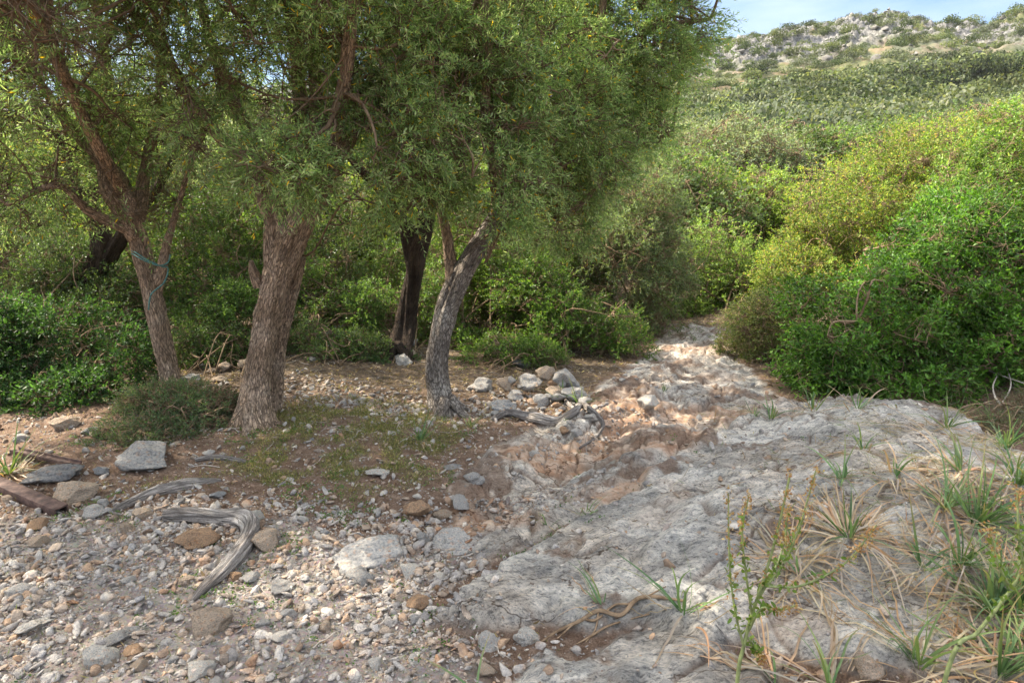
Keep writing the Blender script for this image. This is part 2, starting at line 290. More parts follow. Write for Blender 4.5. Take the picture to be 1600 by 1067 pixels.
    fr = ramp(t, f2.outputs[0], [(.42, (.06, .06, .058)), (.5, (.14, .137, .13)), (.58, (.22, .214, .205))]).outputs[0]
    zc = N(t, 'ShaderNodeAttribute', attribute_name='FarRock'); sz = N(t, 'ShaderNodeSeparateColor'); t.links.new(zc.outputs['Color'], sz.inputs[0])
    fc = mixc(t, sz.outputs[0], fg, fr); base = mixc(t, farm, base, fc)
    p = N(t, 'ShaderNodeBsdfPrincipled'); p.inputs['Roughness'].default_value = .92; p.inputs['Specular IOR Level'].default_value = .15
    hh = N(t, 'ShaderNodeMath', operation='ADD'); t.links.new(b.outputs[0], hh.inputs[0]); t.links.new(a.outputs[0], hh.inputs[1])
    t.links.new(base, p.inputs['Base Color']); t.links.new(bump(t, hh.outputs[0], 1.0, .03), p.inputs['Normal']); t.links.new(p.outputs[0], out.inputs[0]); return m
M_ground = ground_mat()

# ---------------------------------------------------------------- ground sheet (finer near the viewer)
def build_ground():
    ph = np.concatenate([np.radians(np.arange(-48, 48.01, .105)), np.radians(np.arange(50, 312, 3.5))])
    r1 = 1.25 * np.exp(np.arange(0, math.log(12 / 1.25), .0036)); r2 = np.concatenate([12 * np.exp(np.arange(0, math.log(92 / 12), .0115)), np.arange(92, 172, .5), 172 * np.exp(np.arange(0, math.log(900 / 172), .02))])
    r = np.concatenate([[.02], np.arange(.15, 1.25, .1), r1, r2]); n, k = len(r), len(ph)
    R, A = np.meshgrid(r, ph, indexing='ij'); X, Y = (R * np.sin(A)).ravel(), (R * np.cos(A)).ravel()
    Z, m = H(X, Y, masks=True)
    i = np.arange(n - 1)[:, None] * k; j = np.arange(k)[None, :]; j2 = (j + 1) % k
    F = np.stack([i + j, i + j2, i + k + j2, i + k + j], -1).reshape(-1, 4)[:, ::-1]
    o = mesh_obj('ground', np.stack([X, Y, Z], 1), [F], M_ground)
    def attr(nm, c):
        a = o.data.color_attributes.new(nm, 'FLOAT_COLOR', 'POINT'); q = np.ones((len(X), 4), np.float32)
        for ii, v in enumerate(c): q[:, ii] = v
        a.data.foreach_set('color', q.ravel())
    on = fbm(X, Y, 1.7, 4, 101); gl = sst(m['sg'], -.3, .25)
    orange = np.clip(sst(m['sp'], -.1, .2) * sst(on, .42, .52) * (1 - .7 * sst(Y, 4.8, 6.2)) + gl * sst(on, .30, .42) , 0, 1) * (1 - .92 * sst(m['sd'], .0, .12)) + .25 * sst(on, .62, .72) * sst(m['sd'], 0, .1)
    grass = sst(m['sr'], -.1, .3) * sst(fbm(X, Y, 5, 4, 103), .40, .6) * .45
    dirt = sst(fbm(X, Y, 3.4, 5, 107, .6), .60 + .07 * sst(m['sd'], 0, .3), .68 + .06 * sst(m['sd'], 0, .3))
    rock = m['rock'] * (1 - dirt * .8) * (1 - m['crack'] * .75)
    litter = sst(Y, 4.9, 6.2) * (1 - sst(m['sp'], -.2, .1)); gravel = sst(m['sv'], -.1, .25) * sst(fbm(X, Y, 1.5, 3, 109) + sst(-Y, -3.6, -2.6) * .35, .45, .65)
    farm = sst(np.hypot(X, Y), 25, 40)
    fr = np.clip(m['rockm'] * sst(fbm(X, Y, .10, 5, 121), .30, .40) + sst(fbm(X, Y, .055, 5, 125), .54, .60) * sst(m['ye'], 75, 100), 0, 1)
    attr('Col', (rock, orange, grass)); attr('Zone', (litter, gravel, farm)); attr('FarRock', (fr, fr, fr))
    tag(o, kind='structure')
build_ground()

# ---------------------------------------------------------------- foliage and wood generators
def unit(v): return v / (np.linalg.norm(v, axis=-1, keepdims=True) + 1e-9)
def basis(D):
    a = np.where(np.abs(D[:, 2:3]) < .9, np.array([[0, 0, 1.]]), np.array([[1., 0, 0]])); U = unit(np.cross(D, a)); return U, np.cross(D, U)
TM = {'narrow': [(0, 0), (.35, .5), (.7, .36), (1, 0), (.7, -.36), (.35, -.5)], 'dia': [(0, 0), (.45, .5), (1, 0), (.45, -.5)], 'oval': [(0, 0), (.3, .48), (.75, .42), (1, 0), (.75, -.42), (.3, -.48)]}
def leaves(Pn, D, Wd, L, Wi, tmpl, col):
    """one flat blade per row; colour varies leaf by leaf"""
    T = TM[tmpl]; k = len(T); Wd = unit(np.cross(np.cross(D, Wd), D)); V = np.empty((len(Pn), k, 3), np.float32)
    Nn = np.cross(D, Wd)
    for i, (a, b) in enumerate(T): V[:, i] = Pn + D * (L * a)[:, None] + Wd * (Wi * b)[:, None] + Nn * (abs(b) * .35 * Wi - .12 * L * a * a)[:, None]
    F = np.arange(len(Pn) * k).reshape(-1, k); return V.reshape(-1, 3), F, np.repeat(col, k, 0)
def palette(n, cols, w, g, var=.18):
    c = np.array(cols)[g.choice(len(cols), n, p=np.array(w) / sum(w))]; return c * (1 + (g.random((n, 1)) - .5) * 2 * var) * (1 + (g.random((n, 3)) - .5) * .1)
def sprigs(Pn, D, L, n, ll, lw, g, cols, w, tmpl='narrow', ang=.75, droop=.15, tone=None):
    U, Vv = basis(D); ph = g.random(len(Pn)) * 6.28; out = []
    for j in range(n):
        t = (j + 1) / n; az = ph + (j // 2) * 1.57 + (j % 2) * math.pi + g.normal(0, .3, len(Pn)); an = ang * (1.15 - .5 * t) + g.normal(0, .18, len(Pn))
        base = Pn + D * (L * t)[:, None]; base[:, 2] -= droop * L * t * t
        rad = U * np.cos(az)[:, None] + Vv * np.sin(az)[:, None]; d = unit(D * np.cos(an)[:, None] + rad * np.sin(an)[:, None]); side = np.cross(d, rad) + g.normal(0, .35, d.shape)
        lj = ll * (.75 + .5 * g.random(len(Pn))) * (1.1 - .35 * t); c = palette(len(Pn), cols, w, g)
        if tone is not None: c = c * tone[:, None]
        out.append(leaves(base, d, side, lj, lw * lj / ll, tmpl, c))
    return out
def merge(parts):
    V, F, C, o = [], {}, [], 0
    for v, f, c in parts: V.append(v); F.setdefault(f.shape[1], []).append(f + o); C.append(c); o += len(v)
    return np.concatenate(V), [np.concatenate(x) for x in F.values()], np.concatenate(C)
def tubes(PL, RR, s=4, col=(1, 1, 1)):
    """batch of polylines (T,m,3) radii (T,m)"""
    PL = np.asarray(PL, float); T, m, _ = PL.shape; tan = np.gradient(PL, axis=1); tan = unit(tan).reshape(-1, 3)
    U, Vv = basis(tan); a = np.arange(s) * 2 * math.pi / s
    V = PL.reshape(-1, 1, 3) + (U[:, None] * np.cos(a)[None, :, None] + Vv[:, None] * np.sin(a)[None, :, None]) * np.asarray(RR).reshape(-1, 1, 1)
    i = (np.arange(T)[:, None] * m + np.arange(m - 1)[None]).reshape(-1, 1) * s; j = np.arange(s)[None]; j2 = (j + 1) % s
    F = np.stack([i + j, i + j2, i + s + j2, i + s + j], -1).reshape(-1, 4); return V.reshape(-1, 3), F, np.tile(np.array([col], float), (T * m * s, 1))
def curve(p, n):                              # Catmull-Rom through rows of p (x,y,z,r)
    p = np.asarray(p, float); q = np.vstack([2 * p[0] - p[1], p, 2 * p[-1] - p[-2]]); out = []; seg = len(p) - 1
    for t in np.linspace(0, seg - 1e-6, n):
        i = int(t); f = t - i; a, b, c, d = q[i:i + 4]
        out.append(.5 * (2 * b + (c - a) * f + (2 * a - 5 * b + 4 * c - d) * f * f + (3 * b - a - 3 * c + d) * f ** 3))
    return np.array(out)
def trunk(pts, sides=40, n=110, rough=.10, flare=.5, seed=0, groove=True):
    """thick tapering stem with ridged, knotted bark; the rings twist smoothly (parallel transport)"""
    c = curve(pts, n); tan = unit(np.gradient(c[:, :3], axis=0)); U = np.zeros_like(tan); u = np.array([1., 0, 0])
    for i in range(n): u = u - tan[i] * u.dot(tan[i]); u /= np.linalg.norm(u); U[i] = u
    Vv = np.cross(tan, U); a = np.arange(sides) * 2 * math.pi / sides; s = np.concatenate([[0], np.cumsum(np.linalg.norm(np.diff(c[:, :3], axis=0), axis=1))])
    A, Sg = np.meshgrid(a, s); R = np.repeat(c[:, 3:4], sides, 1); tw = A + Sg * .9
    q = np.stack([np.cos(tw) * 1.2, np.sin(tw) * 1.2, Sg * .9], -1).reshape(-1, 3)
    big = noise3(q + 5, 1.3, seed).reshape(A.shape) - .5; kn = np.clip(noise3(q + 15, 2.4, seed + 4).reshape(A.shape) - .72, 0, 1) * 1.4; q2 = np.stack([np.cos(tw) * 3.2, np.sin(tw) * 3.2, Sg * 2.2], -1).reshape(-1, 3); mid = noise3(q2, 1.6, seed + 1).reshape(A.shape) - .5
    R = R * (1 + kn + big * .42 + mid * rough * 2.8 + (np.sin(tw * 5 + big * 6) * .055 if groove else 0)); R = R * (1 + flare * np.exp(-Sg / .16) * (.6 + .5 * np.sin(A * 3 + seed)))
    V = c[:, None, :3] + (U[:, None] * np.cos(A)[..., None] + Vv[:, None] * np.sin(A)[..., None]) * R[..., None]
    i = np.arange(n - 1)[:, None] * sides; j = np.arange(sides)[None]; j2 = (j + 1) % sides
    F = np.stack([i + j, i + j2, i + sides + j2, i + sides + j], -1).reshape(-1, 4); V = V.reshape(-1, 3)
    V = np.vstack([V, c[0:1, :3], c[-1:, :3]]); k = len(V); j = j[0]; j2 = j2[0]
    T = np.vstack([np.stack([j2, j, np.full(sides, k - 2)], 1), np.stack([(n - 1) * sides + j, (n - 1) * sides + j2, np.full(sides, k - 1)], 1)])
    rm = float(c[:, 3].mean()); q = np.stack([np.cos(A) * rm, np.sin(A) * rm, Sg + seed * 3], -1).reshape(-1, 3); q = np.vstack([q, q[:1], q[-1:]])
    return V, [F, T], q
def wood(name, stems, material, parent, origin, link=True):
    V, Q, T, o, K = [], [], [], 0, []
    for st in stems:
        v, (q, t), kk = trunk(**st); K.append(kk); V.append(v); Q.append(q + o); T.append(t + o); o += len(v)
    return mesh_obj(name, np.concatenate(V), [np.concatenate(Q), np.concatenate(T)], material, parent, origin=origin, col=np.concatenate(K))
def sample_blobs(blobs, n, g, shell=0., nf=2.2, thr=.45, seed=0):
    b = np.array([q[:6] for q in blobs], float); w = b[:, 3] * b[:, 4] * b[:, 5]; w = np.array([q[6] if len(q) > 6 else 1 for q in blobs]) * w ** .8; w /= w.sum(); out = []; cen = []
    tot = 0
    while tot < n:
        k = n * 3; i = g.choice(len(b), k, p=w); d = unit(g.normal(size=(k, 3))); r = (shell ** 3 + (1 - shell ** 3) * g.random(k)) ** (1 / 3)
        lump = .56 + .50 * noise3(d + b[i, :3] * 3, 1.9, seed + 5) + .42 * noise3(d + b[i, :3] * 3, 5.2, seed + 6); p = b[i, :3] + d * b[i, 3:6] * (r * lump)[:, None]
        ok = noise3(p, nf, seed) * .7 + noise3(p, nf * 2.3, seed + 2) * .3 > thr + g.normal(0, .04, k); out.append(p[ok]); cen.append(b[i[ok], :3]); tot += ok.sum()
    return np.concatenate(out)[:n], np.concatenate(cen)[:n]
def nearest(A, B):
    idx = np.empty(len(A), int)
    for s in range(0, len(A), 1500): idx[s:s + 1500] = ((A[s:s + 1500, None] - B[None]) ** 2).sum(-1).argmin(1)
    return idx
def link_curves(src, dst, m, g, bow=.18, sag=.0):
    t = np.linspace(0, 1, m)[None, :, None]; L = np.linalg.norm(dst - src, axis=1)[:, None, None]; w1 = g.normal(0, 1, (len(src), 1, 3)) * bow * L; w2 = g.normal(0, 1, (len(src), 1, 3)) * bow * .5 * L
    c = src[:, None] * (1 - t) + dst[:, None] * t + w1 * np.sin(t * math.pi) + w2 * np.sin(t * 2 * math.pi); c[..., 2] += (sag * L * np.sin(t * math.pi))[..., 0]; return c
def crown(name, blobs, limbs, n1, n2, n3, g, parent, origin, mats, leaf, r1=.014, r2=.007, r3=.0022, shell=0., nf=2.2, thr=.45, bare=0, seed=0, droop=.3, link=True, minz=None, out_w=.8, s1=6):
    """leaf: dict(n, ll, lw, L, cols, w, tmpl, ang). Branch levels join the limbs to sprigs, so every leaf hangs on wood."""
    L0 = np.concatenate([c[:, :3] for c in limbs]); parts = []
    a1, _ = sample_blobs(blobs, n1, g, .2, nf, thr, seed); c1 = link_curves(L0[nearest(a1 + g.normal(0, .25, a1.shape), L0)], a1, 9, g, .14, .06); parts.append(tubes(c1, np.linspace(r1, r1 * .35, 9)[None] * (.6 + .6 * g.random((n1, 1))), s1))
    L1 = np.concatenate([L0[::2], c1[:, 2:].reshape(-1, 3)])
    a2, _ = sample_blobs(blobs, n2, g, .3, nf, thr, seed); c2 = link_curves(L1[nearest(a2, L1)], a2, 6, g, .12, .03); parts.append(tubes(c2, np.linspace(r2, r2 * .35, 6)[None] * (.6 + .7 * g.random((n2, 1))), 4))
    L2 = np.concatenate([c1[:, 3:].reshape(-1, 3), c2[:, 2:].reshape(-1, 3)])
    a3, cen = sample_blobs(blobs, n3, g, shell, nf, thr, seed)
    if minz is not None: ok = a3[:, 2] > minz(a3); a3, cen = a3[ok], cen[ok]
    src = L2[nearest(a3, L2)]; c3 = link_curves(src, a3, 4, g, .12); parts.append(tubes(c3, np.linspace(r3 * 1.5, r3 * .6, 4)[None].repeat(len(a3), 0), 3))
    if bare:
        ab, _ = sample_blobs(blobs, bare, g, 0, nf, .3, seed + 50); cb = link_curves(L2[nearest(ab, L2)], ab, 5, g, .2); parts.append(tubes(cb, np.linspace(r3 * 1.3, r3 * .4, 5)[None].repeat(len(ab), 0), 3))
    D = unit(unit(a3 - src) * .8 + unit(a3 - cen) * out_w + g.normal(0, .45, a3.shape) + np.array([0, 0, -droop + .15])); Ls = leaf['L'] * (.7 + .6 * g.random(len(a3)))
    e = a3 + D * Ls[:, None]; e[:, 2] -= leaf.get('dr', .15) * Ls
    mid = a3 + D * Ls[:, None] * .5; mid[:, 2] -= leaf.get('dr', .15) * Ls * .25
    parts.append(tubes(np.stack([a3, mid, e], 1), np.tile([r3 * .6, r3 * .5, r3 * .3], (len(a3), 1)), 3)); nw = sum(len(p[1]) for p in parts)
    tone = (.45 + .7 * noise3(a3, 2.2, seed + 9) + .45 * noise3(a3, 6.5, seed + 10))
    parts2 = sprigs(a3, D, Ls, leaf['n'], leaf['ll'], leaf['lw'], g, leaf['cols'], leaf['w'], leaf.get('tmpl', 'narrow'), leaf.get('ang', .75), leaf.get('dr', .15), tone)
    if leaf.get('fl'):                         # pale flower sprays among the leaves
        k = g.random(len(a3)) < leaf['fl']; q, dq, lq = a3[k], D[k], Ls[k]
        for _ in range(9):
            c0 = q + dq * (lq * (.4 + .6 * g.random(len(q))))[:, None] + g.normal(0, .012, q.shape); dd = unit(g.normal(size=q.shape)); parts2.append(leaves(c0, dd, g.normal(size=q.shape), np.full(len(q), .011), np.full(len(q), .010), 'dia', palette(len(q), [(.34, .36, .12), (.42, .42, .17)], [1, 1], g)))
    V, F, C = merge(parts); v2, f2, k2 = merge(parts2); nV = len(V)
    return mesh_obj(name, np.concatenate([V, v2]), F + [f + nV for f in f2], mats, parent, mi=[1] * len(F) + [0] * len(f2), col=np.concatenate([C, k2]), smooth=[True] * len(F) + [False] * len(f2), origin=origin)
#SECTION_OBJECTS
# ---------------------------------------------------------------- olive trees in front
OL = dict(n=13, ll=.047, lw=.0095, L=.15, cols=[(.13, .21, .08), (.21, .31, .12), (.32, .41, .18), (.46, .52, .30), (.64, .40, .03)], w=[3, 4, 3, 1.1, .22], tmpl='dia', ang=.8, fl=.16)
def pr(px, py, Y, r): return (*P(px, py, Y), r)
def B(px, py, Y, rx, ry, rz, w=1.): return (*P(px, py, Y), rx, ry, rz, w)
def olive(label, base_px, trunks, limbs, blobs, n, seed, material, thr=.45, leaf=OL, group=None, bare=0, crown_kw={}):
    g = np.random.default_rng(seed); b = G(*base_px); t = tag(empty('olive_tree', b), label, 'olive tree', group)
    L = [dict(pts=[(p[0], p[1], p[2], p[3]) for p in q], sides=44, n=130, seed=seed + i, **({} if i == 0 else dict(flare=.0))) for i, q in enumerate(trunks)]
    LM = [curve(np.array(q), 30) for q in limbs + trunks]; b0 = trunks[0][0]; r0 = trunks[0][1][3]
    for i in range(6):                         # surface roots
        a = i * 1.05 + g.random() * .7; R0 = r0 * (2.0 + 1.3 * g.random()); ca, sa = math.cos(a), math.sin(a); x1, y1_ = b0[0] + ca * R0, b0[1] + sa * R0; xm, ym = b0[0] + ca * R0 * .55, b0[1] + sa * R0 * .55
        L.append(dict(pts=[(b0[0] + ca * r0 * .3, b0[1] + sa * r0 * .3, hz(b0[0], b0[1]) + r0 * 1.5, r0 * .4), (xm, ym, hz(xm, ym) + .015, r0 * .34), (x1, y1_, hz(x1, y1_) - .03, r0 * .12)], sides=14, n=30, seed=seed + 60 + i, flare=0))
    wood('trunk', L, material, t, b)
    wood('limb', [dict(pts=q, sides=14, n=46, rough=.12, flare=0, seed=seed + 20 + i) for i, q in enumerate(limbs)], M_bark if material is not M_bark_dark else M_bark_dark, t, b)
    for c in LM: c[:, :3] = c[:, :3]
    LM2 = [c[8:] for c in LM]
    crown('crown', blobs, LM2, n[0], n[1], n[2], g, t, b, [M_olive, M_twig], leaf, thr=thr, seed=seed, bare=bare, **crown_kw)
    return t
# the big leaning trunk
b2 = G(398, 655); y2 = b2[1]
def base_at(px, py, r, dz=-.12): q = G(px, py); return (q[0], q[1], q[2] + dz, r)
olive('stout brown olive leaning right, its trunk forking low above the grassy bank', (398, 655),
      [[base_at(393, 662, .15), pr(400, 600, y2, .094), pr(414, 520, y2, .08), pr(430, 450, y2 - .02, .087), pr(450, 390, y2 - .02, .095), pr(478, 330, y2 - .02, .082), pr(500, 270, y2, .09)],
       [pr(432, 450, y2, .066), pr(424, 405, y2 - .05, .05), pr(424, 360, y2 - .03, .048), pr(430, 300, y2 + .05, .055)],
       [base_at(425, 640, .06), pr(430, 560, y2 + .2, .062), pr(447, 480, y2 + .18, .062), pr(466, 400, y2 + .12, .05)],
       [pr(405, 445, y2 - .02, .045), pr(396, 425, y2 - .06, .032), pr(392, 408, y2 - .08, .015)]],
      [[pr(445, 380, y2, .09), pr(405, 270, y2 + .1, .06), pr(350, 222, y2 + .15, .045), pr(300, 155, y2 + .2, .04), pr(240, 62, y2 + .3, .034), pr(180, -20, y2 + .4, .025)],
       [pr(430, 340, y2, .07), pr(385, 200, y2 + .4, .05), pr(340, 100, y2 + .5, .04), pr(300, -40, y2 + .6, .03)],
       [pr(490, 320, y2, .10), pr(497, 180, y2 + .1, .06), pr(488, 60, y2 + .2, .05), pr(480, -120, y2 + .3, .035)],
       [pr(500, 290, y2, .08), pr(470, 160, y2 + .3, .05), pr(462, 40, y2 + .4, .045), pr(440, -160, y2 + .4, .03)],
       [pr(500, 290, y2, .08), pr(560, 190, y2 - .1, .045), pr(640, 80, y2 - .1, .035), pr(700, 10, y2, .03), pr(820, 0, y2 + .2, .02)],
       [pr(500, 280, y2, .07), pr(540, 120, y2 - .4, .04), pr(560, -60, y2 - .7, .03), pr(600, -260, y2 - .9, .02)],
       [pr(470, 100, y2 + .3, .05), pr(420, -150, y2 - .2, .04), pr(400, -350, y2 - .6, .02)]],
      [B(430, 60, 4.9, .95, .9, .7), B(590, 215, 4.55, .55, .5, .42, 1.7), B(440, 262, 4.2, .34, .3, .22, 1.8), B(350, 190, 4.4, .4, .4, .32, 1.3), B(300, 40, 5.2, .8, .7, .6), B(620, 60, 4.9, .7, .7, .55, 1.3), B(720, 40, 5.2, .6, .7, .5),
       B(520, -120, 4.6, 1.5, 1.4, .6), B(250, -180, 4.6, 1.4, 1.3, .6), B(520, 130, 4.3, .45, .45, .35, 1.4), B(640, 290, 4.7, .4, .3, .27, 1.8), B(590, 330, 4.8, .3, .25, .15, 1.2), B(400, -420, 4.2, 1.8, 1.5, .6, .7)], (130, 850, 11000), 11, M_bark, bare=2200, thr=.515)
b1 = G(268, 612); y1 = b1[1]
olive('slim pale olive with a tall straight trunk and a teal cord round it', (268, 612),
      [[base_at(275, 620, .11), pr(265, 590, y1, .072), pr(250, 520, y1, .070), pr(236, 450, y1, .070), pr(222, 400, y1, .068), pr(212, 360, y1, .066), pr(200, 310, y1, .07)],
       [pr(240, 470, y1 + .03, .05), pr(252, 430, y1, .036), pr(262, 380, y1 + .02, .028), pr(275, 330, y1 + .05, .02)]],
      [[pr(214, 372, y1, .07), pr(170, 300, y1 - .05, .05), pr(155, 250, y1, .04), pr(95, 180, y1 + .1, .03), pr(20, 60, y1 + .1, .02)],
       [pr(208, 350, y1, .06), pr(190, 280, y1, .045), pr(150, 230, y1 + .1, .035), pr(170, 120, y1 + .2, .03), pr(130, -60, y1 + .2, .02)],
       [pr(212, 350, y1, .06), pr(230, 250, y1 + .2, .04), pr(250, 120, y1 + .2, .03), pr(230, -80, y1 + .3, .02)],
       [pr(215, 365, y1, .05), pr(140, 330, y1 - .2, .03), pr(90, 290, y1 - .4, .022), pr(10, 320, y1 - .5, .014)],
       [pr(190, 300, y1, .05), pr(110, 140, y1 - .9, .035), pr(60, 20, y1 - 1.7, .025), pr(20, -30, y1 - 2.2, .015)],
       [pr(275, 330, y1, .02), pr(300, 250, y1, .017), pr(330, 180, y1 + .1, .02)]],
      [B(225, 345, 5.0, .3, .25, .16, 2.2), B(270, 300, 5.2, .35, .3, .25, 1.5), B(90, 150, 5.2, 1.0, .9, .75), B(230, 130, 5.6, .8, .8, .6), B(60, 290, 5.4, .7, .6, .4, .8), B(195, 355, 5.0, .24, .22, .13, 2.2), B(70, 60, 3.4, .42, .35, .22, 2.6), B(120, 120, 3.9, .35, .3, .2, 1.6), B(100, -150, 5.0, 1.5, 1.3, .6), B(-150, 60, 5, 1.1, 1.2, .9),
       B(150, 240, 5.0, .35, .3, .22, 1.4), B(-100, -300, 4.6, 1.6, 1.5, .6, .7), (-4.8, 3.9, 4.0, 1.3, 1.2, .5, .7), (-6.2, 4.2, 3.9, 1.2, 1.2, .6, .7), (-3.0, 3.4, 4.5, 1.2, 1.1, .5, .7), (-4.2, 2.7, 4.6, 1.2, 1.1, .5, .7), (-2.2, 2.6, 5.0, 1.1, 1, .5, .6), (-4.2, 4.7, 4.2, 1.0, 1.0, .5, 1.3), (-3.4, 4.3, 3.8, .8, .8, .4, 1.2)], (160, 980, 13500), 23, M_bark, bare=5200, thr=.515)  # blobs given by bare coordinates: unseen crown, added to shade the foreground
b3 = G(695, 640); y3 = b3[1]
olive('grey crooked olive with dry roots at its foot beside the rock pile', (695, 640),
      [[base_at(700, 648, .11), pr(688, 610, y3, .088), pr(684, 560, y3, .083), pr(696, 490, y3 + .05, .083), pr(715, 440, y3 + .05, .074), pr(740, 395, y3 + .05, .066), pr(775, 340, y3 + .1, .065), pr(800, 290, y3 + .1, .055)]],
      [[pr(710, 455, y3 + .05, .06), pr(700, 380, y3 + .1, .04), pr(690, 300, y3 + .1, .03), pr(720, 200, y3, .022)],
       [pr(775, 340, y3 + .1, .055), pr(790, 240, y3 + .1, .045), pr(800, 120, y3 + .2, .035), pr(840, -60, y3 + .2, .03), pr(860, -220, y3, .02)],
       [pr(760, 365, y3 + .1, .055), pr(840, 250, y3 + .2, .04), pr(920, 140, y3 + .3, .032), pr(1010, 50, y3 + .4, .025), pr(1110, 30, y3 + .5, .012)],
       [pr(780, 330, y3 + .1, .05), pr(880, 290, y3 + .6, .03), pr(980, 230, y3 + .8, .02), pr(1050, 210, y3 + .9, .012)],
       [pr(780, 330, y3 + .1, .05), pr(760, 180, y3 - .3, .035), pr(760, 40, y3 - .6, .025), pr(740, -150, y3 - .6, .02)],
       [pr(920, 140, y3 + .3, .03), pr(950, -40, y3 + .3, .025), pr(980, -200, y3 + .2, .02)]],
      [B(730, 250, 4.9, .6, .5, .42, 1.7), B(840, 140, 5.4, .8, .7, .6), B(985, 50, 5.9, .62, .6, .5, 1.5), B(1068, 40, 6.1, .24, .3, .28, 1.6), B(1100, 5, 6.0, .2, .25, .12, 1.4), B(1000, 190, 5.9, .3, .4, .34, 1.2), B(900, 250, 5.6, .5, .5, .35), B(760, 335, 4.9, .36, .3, .22, 2.2), B(700, 345, 4.9, .25, .25, .16, 1.6), B(820, 350, 5.2, .3, .3, .2, 1.4),
       B(880, 340, 6.0, .5, .4, .3, .8), B(720, 130, 4.7, .5, .5, .4, 1.2), B(850, -110, 5.4, 1.4, 1.2, .6), B(1000, -130, 5.8, .9, .9, .5)], (120, 800, 10400), 37, M_bark_grey, bare=1800, thr=.505)
b4 = G(625, 556); y4 = b4[1] + .2
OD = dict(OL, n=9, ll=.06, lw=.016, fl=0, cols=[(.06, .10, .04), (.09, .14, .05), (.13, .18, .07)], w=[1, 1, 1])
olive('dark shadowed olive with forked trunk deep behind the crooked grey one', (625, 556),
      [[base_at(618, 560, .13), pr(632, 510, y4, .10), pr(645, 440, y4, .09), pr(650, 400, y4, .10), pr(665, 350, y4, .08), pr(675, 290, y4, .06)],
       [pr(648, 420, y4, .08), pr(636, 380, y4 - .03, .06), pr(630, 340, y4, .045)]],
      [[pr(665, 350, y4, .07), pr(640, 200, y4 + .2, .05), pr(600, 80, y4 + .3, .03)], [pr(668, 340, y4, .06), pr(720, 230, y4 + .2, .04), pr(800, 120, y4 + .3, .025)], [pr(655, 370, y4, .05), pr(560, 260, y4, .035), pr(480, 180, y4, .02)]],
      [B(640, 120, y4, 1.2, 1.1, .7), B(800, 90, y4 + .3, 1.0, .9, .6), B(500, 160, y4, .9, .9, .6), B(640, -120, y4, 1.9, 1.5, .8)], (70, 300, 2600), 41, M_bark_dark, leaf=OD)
b5 = G(110, 520); y5 = 7.6
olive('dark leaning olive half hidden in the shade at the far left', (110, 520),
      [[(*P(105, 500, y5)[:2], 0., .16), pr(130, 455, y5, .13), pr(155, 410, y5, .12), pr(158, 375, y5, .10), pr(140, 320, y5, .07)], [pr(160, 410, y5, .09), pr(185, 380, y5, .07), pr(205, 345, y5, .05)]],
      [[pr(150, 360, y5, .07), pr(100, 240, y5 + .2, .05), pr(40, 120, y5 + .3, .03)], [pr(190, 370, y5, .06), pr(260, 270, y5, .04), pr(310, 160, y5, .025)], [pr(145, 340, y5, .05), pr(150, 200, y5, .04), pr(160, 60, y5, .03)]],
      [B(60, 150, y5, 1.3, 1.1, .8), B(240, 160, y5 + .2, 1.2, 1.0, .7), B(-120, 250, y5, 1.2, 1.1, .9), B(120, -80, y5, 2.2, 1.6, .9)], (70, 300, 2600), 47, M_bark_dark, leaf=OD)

# ---------------------------------------------------------------- shrubs and bushes
C_LENT = [(.033, .08, .011), (.058, .14, .02), (.095, .21, .03), (.15, .29, .05)]
C_YEL = [(.12, .20, .035), (.20, .30, .05), (.28, .31, .075), (.38, .30, .09), (.07, .13, .025)]
C_GREEN = [(.06, .12, .022), (.10, .185, .035), (.16, .26, .055), (.24, .33, .085)]
C_GREY = [(.11, .15, .08), (.17, .22, .13), (.25, .30, .19), (.34, .38, .26)]
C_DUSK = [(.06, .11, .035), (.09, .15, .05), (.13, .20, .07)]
def stems_from(base, blobs, g, k, r=.02, n=26, spread=.25, dz=-.05):
    out = []
    for i in range(k):
        b = blobs[i % len(blobs)]; top = np.array(b[:3]) + g.normal(0, .35, 3) * np.array(b[3:6]); s = np.array(base, float) + np.array([g.normal(0, spread), g.normal(0, spread), 0]); s[2] = hz(s[0], s[1]) + dz
        m = (s + top) / 2 + g.normal(0, .07, 3); m[2] += .05; out.append(curve(np.array([(*s, r), (*m, r * .75), (*top, r * .4)]), n))
    return out
def shrub(name, label, cat, base, blobs, cols, w, n, seed, leafmat=None, ll=.03, lw=.012, L=.10, nl=9, tmpl='oval', ang=.9, k=7, r=.018, shell=.25, thr=.45, bare=120, group=None, spread=.22, stem_mat=None, dr=.12, nf=2.6, r3=.002, droop=.05):
    g = np.random.default_rng(seed); base = np.array([base[0], base[1], hz(base[0], base[1])]); t = tag(empty(name, base), label, cat, group)
    st = stems_from(base, blobs, g, k, r, spread=spread); v, f, c = merge([tubes(s[None, :, :3], s[None, :, 3], 7) for s in st])
    mesh_obj('stem', v, f, stem_mat or M_twig2, t, origin=base)
    crown('foliage', blobs, [s[6:] for s in st], n[0], n[1], n[2], g, t, base, [leafmat or M_gloss, M_twig2], dict(n=nl, ll=ll, lw=lw, L=L, cols=cols, w=w, tmpl=tmpl, ang=ang, dr=dr), r1=.010, r2=.005, r3=r3, shell=shell, nf=nf, thr=thr, bare=bare, seed=seed, droop=droop, s1=5)
    return t
def at(px, py, Y): q = P(px, py, Y); return (q[0], q[1])
W4 = [2, 3, 2.5, 1.2]
